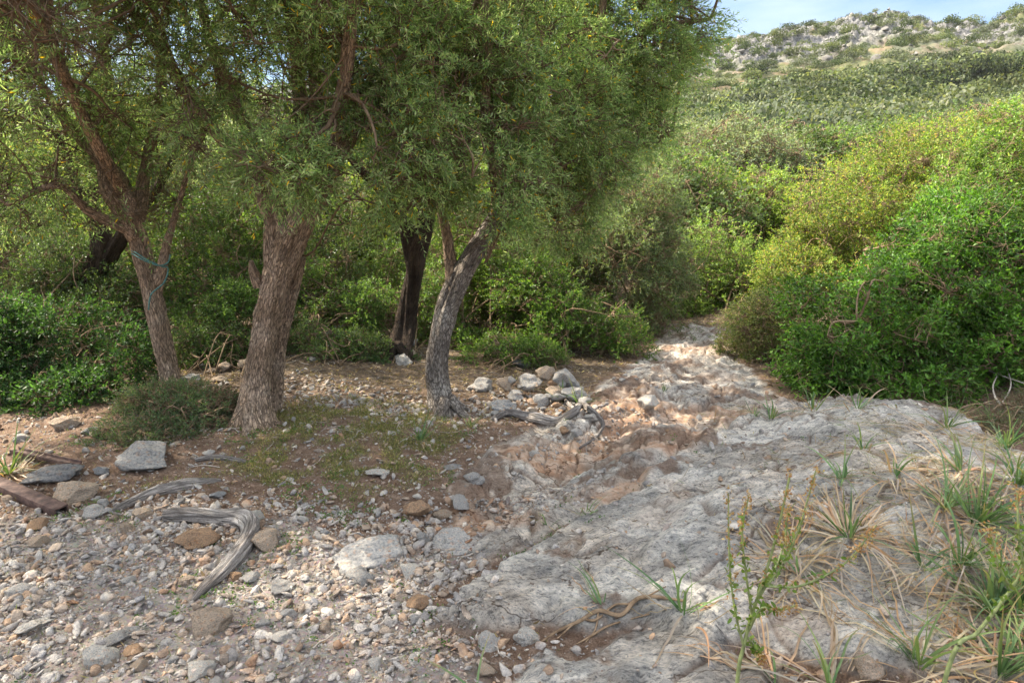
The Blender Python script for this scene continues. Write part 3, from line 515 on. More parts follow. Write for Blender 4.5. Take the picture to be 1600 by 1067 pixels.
shrub('lentisk_bush', 'dense glossy dark green bush nearest on the right, spreading low over the rock edge', 'bush', at(1370, 560, 6.2), [B(1330, 510, 5.9, .62, .6, .55), B(1440, 450, 6.2, .6, .6, .6), B(1290, 590, 5.7, .35, .35, .25), B(1420, 590, 5.6, .5, .4, .28)], C_LENT, W4, (60, 420, 6800), 101, k=12, ll=.046, lw=.017, nl=8, L=.12)
shrub('lentisk_bush', 'dark green bush cut by the right edge of the picture beside the dry twigs', 'bush', at(1580, 560, 5.9), [B(1560, 430, 6.3, .75, .7, .75), B(1640, 560, 5.6, .7, .6, .5), B(1530, 580, 5.7, .45, .35, .3), B(1480, 400, 6.4, .5, .5, .5)], C_LENT, W4, (60, 420, 7000), 102, k=12, ll=.046, lw=.017, nl=8, L=.12)
shrub('lentisk_bush', 'tall bright green bush above the dark ones at the right edge', 'bush', at(1600, 400, 7.9), [B(1590, 290, 7.8, .75, .7, .75), B(1660, 330, 7.6, 1.0, .8, 1.1), B(1500, 350, 7.6, .55, .5, .6)], C_GREEN, W4, (50, 350, 5200), 103, k=9, ll=.04, lw=.016, nl=9, L=.12)
shrub('evergreen_shrub', 'large yellow green sunlit bush with bronze tips filling the right slope', 'bush', at(1330, 450, 9.2), [B(1335, 345, 9.1, .85, .8, .85), B(1420, 290, 9.5, .95, .9, .8), B(1235, 455, 8.9, .6, .6, .65), B(1300, 460, 8.5, .85, .7, .7), B(1270, 390, 9.0, .5, .5, .5)], C_YEL, [2, 3, 2.4, 1, 2], (80, 500, 9500), 104, leafmat=M_soft, k=14, ll=.036, lw=.015, L=.12, nl=9)
shrub('evergreen_shrub', 'highest golden bush of the right slope, under the hill', 'bush', at(1530, 380, 10.3), [B(1500, 270, 10.2, 1.0, .9, .8), B(1620, 250, 10.2, 1.1, .9, .75), B(1420, 300, 10.0, .7, .7, .8)], C_YEL, [2, 3, 2.2, 1.1, 2], (70, 420, 6500), 105, leafmat=M_soft, k=11, ll=.038, lw=.016, L=.13, nl=9)
shrub('evergreen_shrub', 'small dull olive green bush at the right border of the stony path', 'bush', at(1200, 570, 6.9), [B(1195, 520, 7.0, .42, .4, .42), B(1160, 560, 7.2, .3, .3, .25), B(1240, 590, 6.5, .25, .25, .2)], [(.07, .11, .03), (.11, .15, .045), (.17, .20, .07), (.22, .22, .09)], W4, (40, 220, 3000), 106, leafmat=M_soft, ll=.024, lw=.01, L=.09, k=9, r=.01)
shrub('evergreen_shrub', 'bright lime bush where the path disappears', 'bush', at(1110, 500, 9.9), [B(1110, 425, 10.2, .8, .5, .8), B(1060, 460, 10.0, .5, .5, .55), B(1150, 470, 9.8, .5, .4, .5), B(1100, 500, 9.8, .5, .3, .3)], C_GREEN, [1, 2, 3, 3], (50, 260, 3600), 107, leafmat=M_soft, ll=.04, lw=.018, L=.13, nl=8)
shrub('evergreen_shrub', 'fresh green bush behind the heap of rocks', 'bush', at(900, 560, 7.4), [B(890, 520, 7.6, .6, .5, .5), B(960, 545, 7.3, .42, .4, .38), B(840, 470, 7.9, .5, .5, .5)], [(.05, .12, .02), (.08, .17, .03), (.13, .22, .04), (.18, .26, .06)], W4, (50, 300, 4600), 108, ll=.03, lw=.013, L=.10, k=10)
shrub('evergreen_shrub', 'loose grey green shrub trailing over the left side of the path', 'bush', at(1000, 520, 8.9), [B(990, 420, 8.6, .7, .6, .75), B(1040, 460, 8.4, .35, .4, .5), B(920, 380, 9, .6, .6, .7), B(1010, 320, 8.9, .6, .5, .5)], [(.07, .12, .05), (.11, .16, .08), (.16, .21, .11), (.2, .27, .1)], W4, (60, 320, 6200), 109, leafmat=M_soft, ll=.036, lw=.01, L=.13, nl=10, tmpl='narrow', k=11)
shrub('evergreen_shrub', 'thin shrub with many bare upright stems behind the crooked olive', 'bush', at(770, 530, 8.2), [B(760, 360, 8.4, .7, .5, .6), B(820, 440, 8.2, .5, .5, .5), B(720, 470, 8.5, .4, .4, .4)], C_GREEN, [2, 3, 2, 1], (50, 260, 2600), 110, ll=.034, lw=.014, L=.11, k=26, r=.012, spread=.4, thr=.5)
shrub('evergreen_shrub', 'backlit yellow shrub glowing between the two middle trunks', 'bush', at(590, 480, 10), [B(600, 370, 9.9, .7, .6, .7), B(540, 400, 10.2, .6, .5, .7)], C_YEL[:3] + [(.2, .3, .05)], W4, (50, 260, 3600), 111, leafmat=M_soft, ll=.038, lw=.017, L=.12, k=12, thr=.46)
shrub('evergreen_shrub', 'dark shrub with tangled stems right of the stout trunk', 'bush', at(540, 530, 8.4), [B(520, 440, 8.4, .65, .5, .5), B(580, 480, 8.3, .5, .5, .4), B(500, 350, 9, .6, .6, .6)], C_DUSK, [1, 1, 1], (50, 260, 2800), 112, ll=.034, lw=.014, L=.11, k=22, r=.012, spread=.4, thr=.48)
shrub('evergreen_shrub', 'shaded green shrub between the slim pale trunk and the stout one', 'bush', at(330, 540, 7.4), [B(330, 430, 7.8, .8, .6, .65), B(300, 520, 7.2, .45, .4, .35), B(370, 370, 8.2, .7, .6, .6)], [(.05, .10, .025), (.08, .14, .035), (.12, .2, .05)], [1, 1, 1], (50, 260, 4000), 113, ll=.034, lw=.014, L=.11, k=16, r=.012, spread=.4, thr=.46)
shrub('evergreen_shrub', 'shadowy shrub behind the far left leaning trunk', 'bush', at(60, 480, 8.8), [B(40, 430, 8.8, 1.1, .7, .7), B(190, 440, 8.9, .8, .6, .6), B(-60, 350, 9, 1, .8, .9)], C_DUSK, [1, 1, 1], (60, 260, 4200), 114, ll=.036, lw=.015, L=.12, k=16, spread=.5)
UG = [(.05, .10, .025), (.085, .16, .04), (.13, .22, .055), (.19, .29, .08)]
shrub('undergrowth_bush', 'shady waist high bush behind the gap between slim and stout trunks', 'bush', at(330, 560, 6.6), [B(320, 545, 6.9, .45, .3, .3), B(370, 500, 7.0, .3, .3, .35)], UG, W4, (40, 260, 3000), 131, ll=.03, lw=.012, k=18, r=.007, spread=.4, thr=.46, bare=200)
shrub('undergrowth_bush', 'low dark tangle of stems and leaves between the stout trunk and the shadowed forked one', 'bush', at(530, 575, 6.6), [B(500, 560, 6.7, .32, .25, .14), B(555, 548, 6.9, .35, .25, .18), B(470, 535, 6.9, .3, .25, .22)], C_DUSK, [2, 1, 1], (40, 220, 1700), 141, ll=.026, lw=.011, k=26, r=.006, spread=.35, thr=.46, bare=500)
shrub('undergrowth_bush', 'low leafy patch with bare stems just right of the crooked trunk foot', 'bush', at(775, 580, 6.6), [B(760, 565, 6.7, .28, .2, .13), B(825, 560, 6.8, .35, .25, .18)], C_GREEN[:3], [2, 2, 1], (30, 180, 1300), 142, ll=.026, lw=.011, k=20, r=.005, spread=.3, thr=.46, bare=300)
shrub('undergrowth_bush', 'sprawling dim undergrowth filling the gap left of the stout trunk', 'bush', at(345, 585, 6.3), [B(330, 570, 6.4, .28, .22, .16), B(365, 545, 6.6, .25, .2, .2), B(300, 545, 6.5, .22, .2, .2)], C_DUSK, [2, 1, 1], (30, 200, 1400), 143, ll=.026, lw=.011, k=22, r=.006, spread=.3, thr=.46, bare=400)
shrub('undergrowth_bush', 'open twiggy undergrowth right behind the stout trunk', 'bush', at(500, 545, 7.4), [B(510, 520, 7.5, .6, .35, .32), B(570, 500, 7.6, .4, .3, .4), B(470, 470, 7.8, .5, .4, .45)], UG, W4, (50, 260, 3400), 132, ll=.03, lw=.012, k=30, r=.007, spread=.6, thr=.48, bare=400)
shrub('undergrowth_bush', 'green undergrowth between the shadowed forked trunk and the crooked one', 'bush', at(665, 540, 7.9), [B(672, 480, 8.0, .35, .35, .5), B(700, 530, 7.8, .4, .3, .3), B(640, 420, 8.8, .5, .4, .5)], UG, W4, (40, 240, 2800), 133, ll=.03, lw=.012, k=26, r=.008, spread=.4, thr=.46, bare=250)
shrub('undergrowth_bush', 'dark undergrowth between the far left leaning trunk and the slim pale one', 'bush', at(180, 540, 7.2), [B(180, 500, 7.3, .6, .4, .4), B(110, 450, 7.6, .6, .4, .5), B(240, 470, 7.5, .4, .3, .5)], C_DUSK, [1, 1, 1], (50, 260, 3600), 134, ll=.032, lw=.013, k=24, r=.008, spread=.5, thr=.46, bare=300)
shrub('evergreen_shrub', 'leafy olive green thicket of thin stems behind the crooked trunk, under its crown', 'bush', at(800, 540, 9.2), [B(800, 420, 9.2, .8, .5, .8), B(880, 420, 9.0, .6, .5, .7), B(730, 400, 9.6, .6, .5, .8), B(840, 330, 9.6, .8, .5, .7)], C_GREEN[:3] + [(.16, .18, .07)], W4, (70, 360, 6400), 135, ll=.034, lw=.014, k=34, r=.011, spread=.8, thr=.46, bare=300)
shrub('undergrowth_bush', 'leafy green bush crowding the left edge below the olives', 'bush', at(100, 600, 5.7), [B(90, 540, 5.8, .55, .45, .38), B(30, 600, 5.4, .5, .4, .3), B(170, 560, 5.7, .35, .35, .28), B(110, 620, 5.2, .42, .32, .2), B(-40, 540, 5.6, .5, .5, .4)], [(.03, .07, .018), (.04, .095, .025), (.06, .14, .04), (.09, .18, .06)], [3, 3, 2, .6], (60, 360, 4600), 115, leafmat=M_soft, thr=.47, bare=300, ll=.042, lw=.015, L=.13, nl=10, k=14, r=.01, spread=.35)
shrub('spiny_bush', 'low grey green spiny bush round the foot of the slim pale trunk', 'bush', at(275, 650, 5.0), [B(265, 645, 4.85, .46, .34, .22), B(230, 695, 4.45, .40, .28, .17), B(325, 655, 4.8, .30, .28, .18), B(180, 705, 4.45, .28, .22, .13), B(300, 700, 4.5, .3, .25, .12)], [(.05, .095, .04), (.08, .135, .06), (.12, .17, .09), (.15, .13, .10)], [2, 3, 2, .8], (70, 500, 11000), 116, leafmat=M_soft, ll=.018, lw=.008, L=.06, nl=9, k=22, r=.006, spread=.3, bare=900, tmpl='dia', thr=.36, shell=.2)
shrub('spiny_bush', 'bare brown thorny bush against the foot of the stout trunk', 'bush', at(350, 640, 4.9), [B(352, 630, 4.85, .15, .15, .14), B(460, 645, 5.2, .2, .15, .08)], [(.10, .09, .07), (.14, .12, .1)], [1, 1], (20, 120, 240), 117, leafmat=M_soft, ll=.013, lw=.006, L=.05, nl=5, k=16, r=.004, spread=.12, bare=900, tmpl='dia', thr=.3)
shrub('undergrowth_bush', 'small dark bush at the foot of the shadowed forked trunk', 'bush', at(600, 580, 6.9), [B(595, 570, 6.9, .32, .25, .15), B(560, 575, 7.1, .2, .2, .1)], [(.04, .09, .03), (.06, .12, .04)], [1, 1], (20, 100, 1000), 118, ll=.026, lw=.011, L=.08, k=8, r=.006)
shrub('spiny_bush', 'grey twiggy tangle at the right edge in front of the dark bush', 'bush', at(1570, 700, 4.7), [B(1560, 690, 4.6, .28, .25, .2), B(1620, 660, 4.8, .3, .3, .25)], [(.10, .13, .08), (.14, .17, .10)], [1, 1], (30, 160, 1500), 119, leafmat=M_soft, ll=.016, lw=.005, L=.07, nl=8, k=14, r=.005, bare=700, tmpl='dia', thr=.3)
shrub('undergrowth_bush', 'green bush between stones at the foot of the middle shrubs', 'bush', at(690, 560, 7.6), [B(720, 545, 7.7, .4, .3, .22), B(790, 550, 7.5, .35, .3, .25)], C_GREEN[:3], [2, 2, 1], (20, 120, 1500), 120, ll=.028, lw=.012, L=.09, k=9, r=.006)

# ---------------------------------------------------------------- middle distance trees and thicket (prototypes copied)
def proto_bush(seed, cols, w, n, ll, lw, L, h=2.4, trunk_=True, tmpl='oval', thr=.42, nl=8, wide=1.):
    g = np.random.default_rng(seed); bl = []
    for i in range(6):
        a = g.random() * 6.28; r = (.45 + .25 * g.random()) * wide; bl.append((math.cos(a) * r, math.sin(a) * r, h * (.35 + .42 * g.random()), .55 * wide + .25 * g.random(), .55 * wide + .25 * g.random(), .45 + .22 * g.random()))
    bl.append((0, 0, h * .78, .6, .6, .5)); t = empty('scrub_tree'); st = []
    for i in range(5):
        b = bl[i]; st.append(curve(np.array([(g.normal(0, .08), g.normal(0, .08), -.3, .05), (b[0] * .4, b[1] * .4, b[2] * .5, .035), (b[0], b[1], b[2], .015)]), 16))
    v, f, c = merge([tubes(s[None, :, :3], s[None, :, 3], 6) for s in st]); mesh_obj('trunk', v, f, M_twig2, t)
    crown('crown', bl, [s[5:] for s in st], 30, 120, n, g, t, (0, 0, 0), [M_mid, M_twig2], dict(n=nl, ll=ll, lw=lw, L=L, cols=cols, w=w, tmpl=tmpl, ang=.9), r1=.016, r2=.009, r3=.004, shell=.4, thr=thr, seed=seed)
    return t
protos = [proto_bush(201, C_GREY, W4, 2100, .07, .02, .24, tmpl='dia'), proto_bush(202, C_GREEN, W4, 2100, .065, .03, .20), proto_bush(203, C_DUSK + [(.12, .17, .06)], [1, 2, 2, 1], 2100, .065, .03, .2), proto_bush(204, C_YEL, [2, 3, 2, .6, 2], 2100, .065, .03, .2)]
KINDS = ['grey green', 'fresh green', 'dark green', 'yellow green']
used = [0] * 4
def place_bush(k, x, y, s, rz, label, group=None, sz=1., name='scrub_tree'):
    o = protos[k] if not used[k] else copy_tree(protos[k]); used[k] = 1; o.name = name
    o.location = (x, y, hz(x, y) - .05); o.scale = (s, s, s * sz); o.rotation_euler = (0, 0, rz); tag(o, label, 'tree', group); return o
special = [(0, 1140, 15.5, 1.42, .88, 'round grey green tree with hollow brown gaps, standing over the end of the path'), (2, 1232, 16.8, 1.4, .86, 'darker tree just right of the hollow round tree over the path'),
           (3, 1085, 14.5, 1.15, .78, 'yellowish tree left of the hollow round tree'), (0, 1330, 25, 1.5, .6, 'broad silvery tree below the hill, left of the golden bush top'), (0, 1450, 27, 1.6, .75, 'silvery tree directly above the golden bush'),
           (1, 1190, 13.5, .95, .85, 'light green shrub between path end and golden bush'), (2, 1060, 12.6, 1.2, 1.0, 'dark tree left of the path end'), (0, 1240, 28, 1.6, .5, 'pale bare looking tree at the foot of the hill'), (1, 1100, 21, 1.3, .75, 'green tree top above the yellowish one'), (0, 1560, 30, 1.8, .78, 'silvery tree at the right edge below the hill'), (0, 1030, 21, 1.6, .75, 'silvery tree seen past the right tip of the olive crown')]
occ = []
for i, (k, px, Y, s, sz, lb) in enumerate(special):
    x, y = at(px, 400, Y); place_bush(k, x, y, s, i * 1.7, lb, sz=sz); occ.append((x, y))
g = np.random.default_rng(5)
cnt = 0
for y in list(np.arange(10.8, 19, 1.9)) + list(np.arange(20, 46, 3.2)):
    for x in np.arange(-1.02 * y - 2, .85 * y + 2, 1.75 if y < 19 else 3.0):
        X, Y = x + g.normal(0, .4), y + g.normal(0, .5); pxx = 800 + X / Y * 1067 * .98
        if Y < 13.5 and 960 < pxx < 1230: continue
        if Y < 12 and pxx > 1100: continue
        if any(math.hypot(X - a, Y - b) < 1.7 for a, b in occ): continue
        if Y < 14 and pxx < 620 and g.random() < .15: continue
        if Y > 19 and pxx < 700 and g.random() < .45: continue
        k = int(g.choice(4, p=[.4, .25, .22, .13])); s = (.8 + .5 * g.random()) * (1.0 if Y < 19 else 1.55 if pxx < 1000 else (.68 if pxx < 1330 else .85) + .012 * (Y - 19)) * (.85 if pxx > 1000 and Y < 20 else 1)
        szz = .9 + .3 * g.random()
        if Y > 18 and pxx > 1000: e_ = np.interp(pxx, [1300, 1600], [.088, .13]); s = max(s, 1.1); szz = float(np.clip((CAM_Z + e_ * Y - hz(X, Y)) * (.7 + .3 * g.random()) / (2.8 * s), .25, 1.2))
        if pxx < 1000: wh = ['at the far left', 'behind the slim pale trunk', 'behind the stout brown trunk', 'behind the crooked grey trunk', 'behind the rock pile'][int(np.searchsorted([150, 330, 560, 780], pxx))]
        else: wh = ['straight beyond the path end', 'left of the golden bush tops', 'just above the golden bush tops', 'by the right edge of the view'][int(np.searchsorted([1160, 1320, 1480], pxx))]
        row = 'nearest row' if Y < 13 else 'second row' if Y < 16 else 'third row' if Y < 20 else 'middle rows' if Y < 32 else 'farthest rows'
        place_bush(k, X, Y, s, g.random() * 6, f'{KINDS[k]} tree {wh}, in the {row}', 'trees of the thicket' if pxx < 1000 else 'trees at the foot of the hill', sz=szz); cnt += 1
print('thicket', cnt)

# ---------------------------------------------------------------- scrub on the hill
def far_mesh(seed, cols, w, n=900, flat=.62):
    g = np.random.default_rng(seed); bl = [(g.normal(0, .35), g.normal(0, .35), flat * (.5 + .3 * g.random()), .6, .6, flat * .6) for _ in range(6)]
    p, c = sample_blobs(bl, n, g, .75, 3.0, .33, seed); p[:, 2] = np.maximum(p[:, 2], .02)
    nrm = unit(unit(p - c) + g.normal(0, .5, p.shape)); d = unit(np.cross(nrm, g.normal(size=p.shape))); W_ = np.cross(nrm, d)
    return leaves(p, d, W_, np.full(n, min(.15, 4.4 / n ** .5)) * (.6 + .6 * g.random(n)), np.full(n, min(.085, 2.6 / n ** .5)), 'oval', palette(n, cols, w, g) * (.85 + .3 * noise3(p, 2.5, seed))[:, None])
FC = [([(.035, .055, .02), (.055, .08, .03), (.075, .10, .04)], 'dark green'), ([(.08, .10, .06), (.11, .13, .08), (.14, .16, .10)], 'grey green'), ([(.08, .105, .04), (.11, .14, .055), (.15, .17, .07)], 'light green')]
fars = []  # nearest hill shrubs: finer leaves
for i in range(6):
    cc, lab = FC[i % 3]; v, f, c = far_mesh(300 + i, cc, [1, 1.4, .8], 3000); fars.append((v, f, c, lab))
lows = []
for i in range(6):
    v, f, c = far_mesh(320 + i, FC[i % 3][0], [1, 1.4, .8], 520); v = v.reshape(-1, 6, 3); m_ = v.mean(1, keepdims=True); lows.append((((v - m_) * 1.0 + m_).reshape(-1, 3), f, c))
fm = [mesh_obj('hillside_shrub', v, [f], M_far, col=c, smooth=False, link=False) for v, f, c, _ in fars]
cand = []
while len(cand) < 5200:
    n_ = 20000; Y = 34 + 128 * g.random(n_) ** .8; X = (.12 + .68 * g.random(n_)) * Y; Zc = H(X, Y); pxx = 800 + X / Y * 1067
    den = np.where(Y < 78, .62, np.where(Y < 108, .10 + .5 * (fbm(X, Y, .05, 3, 77) > .45), .14)); ok = (g.random(n_) < den) & (pxx > 960) & (pxx < 1660)
    s_ = (.5 + 1.6 * g.random(n_) ** 2.4) * np.where(Y > 105, .95, 1.65); cand += [(Y[i] / s_[i], X[i], Y[i], Zc[i], s_[i]) for i in np.nonzero(ok)[0]]
cand = cand[:5200]
cand.sort(key=lambda q: q[0]); rest = cand[300:]
for i, (_, X, Y, zc, s) in enumerate(cand[:300]):
    k = int(g.integers(0, 6)); o = bpy.data.objects.new('hillside_shrub', fm[k].data); S.collection.objects.link(o); o.location = (X, Y, zc - .15 * s); o.scale = (s, s, s * (.75 + .5 * g.random())); o.rotation_euler = (0, 0, g.random() * 6)
    tag(o, f'rounded {fars[k][3]} shrub on the ' + ['left flank', 'middle', 'right part'][int(X / Y > .38) + int(X / Y > .56)] + ' of the hill, ' + ('near its foot' if Y < 60 else 'halfway up' if Y < 100 else 'near the rocky top'), 'shrub', 'shrubs on the hillside')
VV, FF, CC, off = [], [], [], 0
for _, X, Y, zc, s in rest:
    v, f, c = lows[int(g.integers(0, 6))]; th = g.random() * 6; m = np.array([[math.cos(th), -math.sin(th), 0], [math.sin(th), math.cos(th), 0], [0, 0, .75 + .5 * g.random()]])
    VV.append((v @ m.T * s + np.array([X, Y, zc - .15 * s])).astype(np.float32)); FF.append(f + off); CC.append(c * (.5 + .85 * g.random())); off += len(v)
tag(mesh_obj('hillside_scrub', np.concatenate(VV), [np.concatenate(FF)], M_far, col=np.concatenate(CC), smooth=False), 'distant scrub mottling the rocky hillside', 'scrub', kind='stuff')
#SECTION_STONES
# ---------------------------------------------------------------- stones
import bmesh
def ico(sub):
    bm = bmesh.new(); bmesh.ops.create_icosphere(bm, subdivisions=sub, radius=1); v = np.array([x.co[:] for x in bm.verts]); f = np.array([[q.index for q in x.verts] for x in bm.faces]); bm.free(); return v, f
ICO = {s: ico(s) for s in (1, 2, 3, 4)}
def rock_shape(sub, seed, cuts=12, flat=.65, rough=.075, lay=0, dmin=.42):
    g = np.random.default_rng(seed); v, f = ICO[sub]; v = v.copy()
    for _ in range(cuts):
        n = unit(g.normal(size=3)); d = dmin + .38 * g.random(); s = v @ n; k = s > d; v[k] -= n[None] * (s[k] - d)[:, None] * .99
    if sub > 1: v += unit(v) * ((noise3(v + 9, 1.7, seed) - .5) * rough * 4 + (noise3(v + 9, 5, seed) - .5) * rough * 2 + ((noise3(v + 9, 12, seed) - .5) * rough if sub > 2 else 0))[:, None]
    if lay: v[:, 2] += (np.floor(v[:, 2] * lay) / lay - v[:, 2]) * .5
    v *= np.array([1, .62 + .3 * g.random(), flat * (.75 + .5 * g.random())]); return v, f
SC = {'pale grey': (.62, .595, .555), 'grey': (.50, .485, .46), 'tan': (.54, .43, .33), 'orange brown': (.50, .33, .21), 'whitish': (.74, .70, .63), 'blue grey': (.36, .37, .375), 'dark grey': (.29, .29, .29)}
def stone_mesh(name, sub, seed, parent=None, link=False, **kw):
    v, f = rock_shape(sub, seed, **kw); return mesh_obj(name, v, [f], M_stone, col=np.ones((len(v), 3)), link=link)
BIG = [stone_mesh('rock', 4, 400 + i, cuts=8 + i, flat=.7).data for i in range(6)]; FLAT = [stone_mesh('rock', 4, 420 + i, cuts=17, flat=.42, lay=7, rough=.11).data for i in range(3)]; MEDM = [stone_mesh('stone', 3, 440 + i, cuts=8 + i % 4, flat=.68).data for i in range(10)]
def put_rock(px, py, wpx, cls, label, me=None, hs=1., rz=None, sink=.25, tilt=0., name='rock', group=None, cat='rock', dep=None):
    q = G(px, py) if dep is None else P(px, py, dep); r = wpx / 2 / FPX * math.hypot(q[1], q[0] * .3) * 1.02 * 1.08; me = me or BIG[int(g.integers(0, 6))]
    o = bpy.data.objects.new(name, me); S.collection.objects.link(o); o.scale = (r, r, r * hs); o.rotation_euler = (g.normal(0, .15) + tilt, g.normal(0, .15), g.random() * 6 if rz is None else rz)
    z = hz(q[0], q[1]) if dep is None else q[2]; sink = .42 if me in FLAT else sink; o.location = (q[0], q[1], z + r * hs * .55 * (1 - 2 * sink)); c = np.array(SC[cls]) * (.9 + .2 * g.random()); o.color = (*c, 1); tag(o, label, cat, group); return o
F0, F1, F2 = FLAT
for a in [
    (110, 782, 78, 'tan', 'whitish tan block beside the end of the rusty beam', BIG[0], .75, .2), (62, 852, 40, 'tan', 'knobbly tan stone under the reddish one at the far left', BIG[2], .9, 1), (62, 826, 38, 'orange brown', 'reddish stone sitting on the bare soil at the far left', BIG[1], .8, 2),
    (152, 808, 42, 'pale grey', 'pale rounded stone touching the whitish tan block', BIG[3], .9, 1), (165, 790, 34, 'grey', 'speckled grey stone behind the pale rounded one', BIG[4], .9, 2), (12, 783, 26, 'tan', 'small tan stone just below the rusty beam', BIG[5], .9, 0),
    (96, 748, 105, 'dark grey', 'dark slaty boulder behind the rusty beam', F0, 1.2, .3), (236, 725, 100, 'grey', 'big rounded grey boulder on the bank under the spiny bush', BIG[3], .75, .1), (158, 740, 26, 'blue grey', 'small bluish stone left of the big rounded boulder', BIG[1], 1, 0),
    (306, 848, 74, 'orange brown', 'orange brown rock tucked in the bend of the driftwood', BIG[1], .75, .4), (290, 912, 42, 'tan', 'smooth pale tan stone against the lower tip of the driftwood', BIG[4], .65, .5), (365, 905, 26, 'orange brown', 'little rusty stone right of the driftwood tip', BIG[0], .9, 0),
    (394, 905, 38, 'grey', 'grey stone right of the driftwood', BIG[2], .7, 1), (443, 918, 48, 'grey', 'round grey stone partly sunk in gravel', BIG[3], .6, 1), (155, 1040, 72, 'whitish', 'whitish cracked block near the bottom left corner', BIG[5], .95, .6),
    (210, 1022, 40, 'orange brown', 'brown triangular stone beside the whitish cracked block', BIG[1], .8, 2.2), (190, 997, 74, 'grey', 'long flat grey slab behind the whitish cracked block', F1, .8, 0), (325, 985, 78, 'tan', 'large tan rock low in the middle of the gravel', BIG[0], .7, .7),
    (220, 1047, 34, 'tan', 'pointed tan stone right of the whitish block', BIG[2], 1.1, 1), (270, 1035, 30, 'grey', 'oval grey stone near the bottom left edge', BIG[4], .6, .5), (310, 1052, 52, 'whitish', 'whitish stone cut by the bottom edge', BIG[0], .7, .5),
    (36, 925, 52, 'grey', 'low grey stone by the left edge in the gravel', F2, 1.2, .2), (50, 985, 70, 'whitish', 'pale slab almost buried at lower left', F1, .7, .3), (202, 912, 30, 'pale grey', 'pale stone in the middle of the left gravel', BIG[2], .8, 1),
    (228, 862, 26, 'pale grey', 'oval pale pebble on brown soil at left', BIG[4], .7, 1), (222, 808, 40, 'tan', 'tan stone in a cluster above the driftwood corner', BIG[5], .8, 1), (200, 828, 34, 'tan', 'rounded tan stone in a cluster left of the driftwood', BIG[3], .8, 2),
    (398, 815, 44, 'whitish', 'white crumbly rock at the bend of the driftwood', BIG[2], 1, 1), (415, 855, 60, 'tan', 'cream and orange rock right of the driftwood bend', BIG[0], .8, 1.4), (340, 778, 26, 'blue grey', 'small bluish stone between the two grey roots', BIG[1], .8, 1),
    (595, 742, 52, 'whitish', 'flat whitish rock in the grass bank', F0, .9, .3), (740, 752, 50, 'grey', 'grey boulder perched above the gully', BIG[4], .85, 2.6), (712, 730, 44, 'dark grey', 'thin dark slab leaning over the grey boulder', F2, .5, .1),
    (588, 868, 150, 'pale grey', 'broad layered pale slab at the centre of the gravel', F0, .9, .5), (660, 848, 30, 'grey', 'upright grey wedge right of the layered slab', BIG[5], 1.6, 1.2), (715, 852, 92, 'pale grey', 'low pale dome of rock right of the grey wedge', BIG[3], .5, .3),
    (560, 905, 60, 'grey', 'grey rock in front of the layered slab', F1, .9, 1), (640, 900, 44, 'whitish', 'cracked white stone below the layered slab', BIG[0], .6, 1), (688, 905, 30, 'whitish', 'broken white stone on the edge of the red gravel', BIG[2], .9, 1),
    (652, 948, 42, 'orange brown', 'orange leaning stone at the tip of the great rock slab', BIG[1], 1.0, .9), (650, 972, 34, 'grey', 'pale grey stone touching the orange leaning one', BIG[4], .8, 1), (650, 800, 74, 'orange brown', 'orange crumbling ledge above the grey rubble', F1, 1.1, .2),
    (690, 812, 40, 'tan', 'pale block at the top of the grey rubble', BIG[5], .8, 1), (720, 800, 40, 'grey', 'grey rubble stone under the perched boulder', BIG[1], .8, 2), (765, 1010, 50, 'pale grey', 'knuckle of pale rock in front of the root hollow', BIG[3], .9, 1),
    (825, 1002, 70, 'whitish', 'pale rounded rock at the mouth of the root hollow', BIG[4], .7, .2), (760, 1052, 36, 'tan', 'tan stone near the bottom edge in the middle', BIG[2], .9, 2), (1357, 1048, 66, 'tan', 'smooth tan stone at the bottom edge among grass tufts', BIG[3], .8, 1),
    (585, 1045, 30, 'whitish', 'small whitish stone near the bottom centre left', BIG[0], 1, 1), (440, 1000, 36, 'pale grey', 'grey white stone in the sprouting gravel', BIG[1], .7, 1), (1010, 968, 28, 'whitish', 'pale pebble wedged by the roots', BIG[4], .7, 0),
    (100, 668, 52, 'tan', 'pale boulder under the leafy bush at far left', BIG[5], .8, 1), (140, 678, 28, 'grey', 'grey stone beside the pale boulder at far left', BIG[1], .8, 1), (35, 690, 34, 'pale grey', 'pale stone among tall grass at the left edge', BIG[4], .8, 1),
    (855, 590, 36, 'tan', 'upright tan rock on top of the rock pile', BIG[2], 1.1, .4), (885, 600, 46, 'grey', 'grey rock at the right shoulder of the rock pile', BIG[0], .9, 2), (830, 600, 44, 'pale grey', 'pale rock at the left shoulder of the rock pile', BIG[3], .8, 1),
    (895, 622, 50, 'pale grey', 'pale rock at the lower right of the pile', BIG[5], .8, .6), (870, 618, 34, 'tan', 'tan rock in the heart of the pile', BIG[1], .9, .6), (848, 636, 48, 'grey', 'large grey rock low in front of the pile', BIG[4], .95, .8), (792, 640, 56, 'blue grey', 'blue grey block above the twisted root', F0, 1.2, .1),
    (808, 622, 28, 'grey', 'small grey rock between block and pile', BIG[3], .9, .2), (752, 608, 58, 'grey', 'mossy slab right of the crooked trunk', F1, 1.2, 2.9), (788, 604, 32, 'tan', 'tan stone left of the rock pile', BIG[0], .8, 1), (882, 678, 20, 'orange brown', 'round brown stone under the twisted root', BIG[3], 1, 1),
    (900, 682, 26, 'pale grey', 'pale stone wedged under the root end', BIG[5], 1, 1), (815, 572, 32, 'dark grey', 'dark rock in shade behind the pile', BIG[1], .9, 1), (925, 655, 28, 'whitish', 'white stone at the start of the rocky path', BIG[1], .9, 1), (1015, 636, 44, 'whitish', 'pointed pale rock standing on the path', BIG[2], 1.0, .7)]:
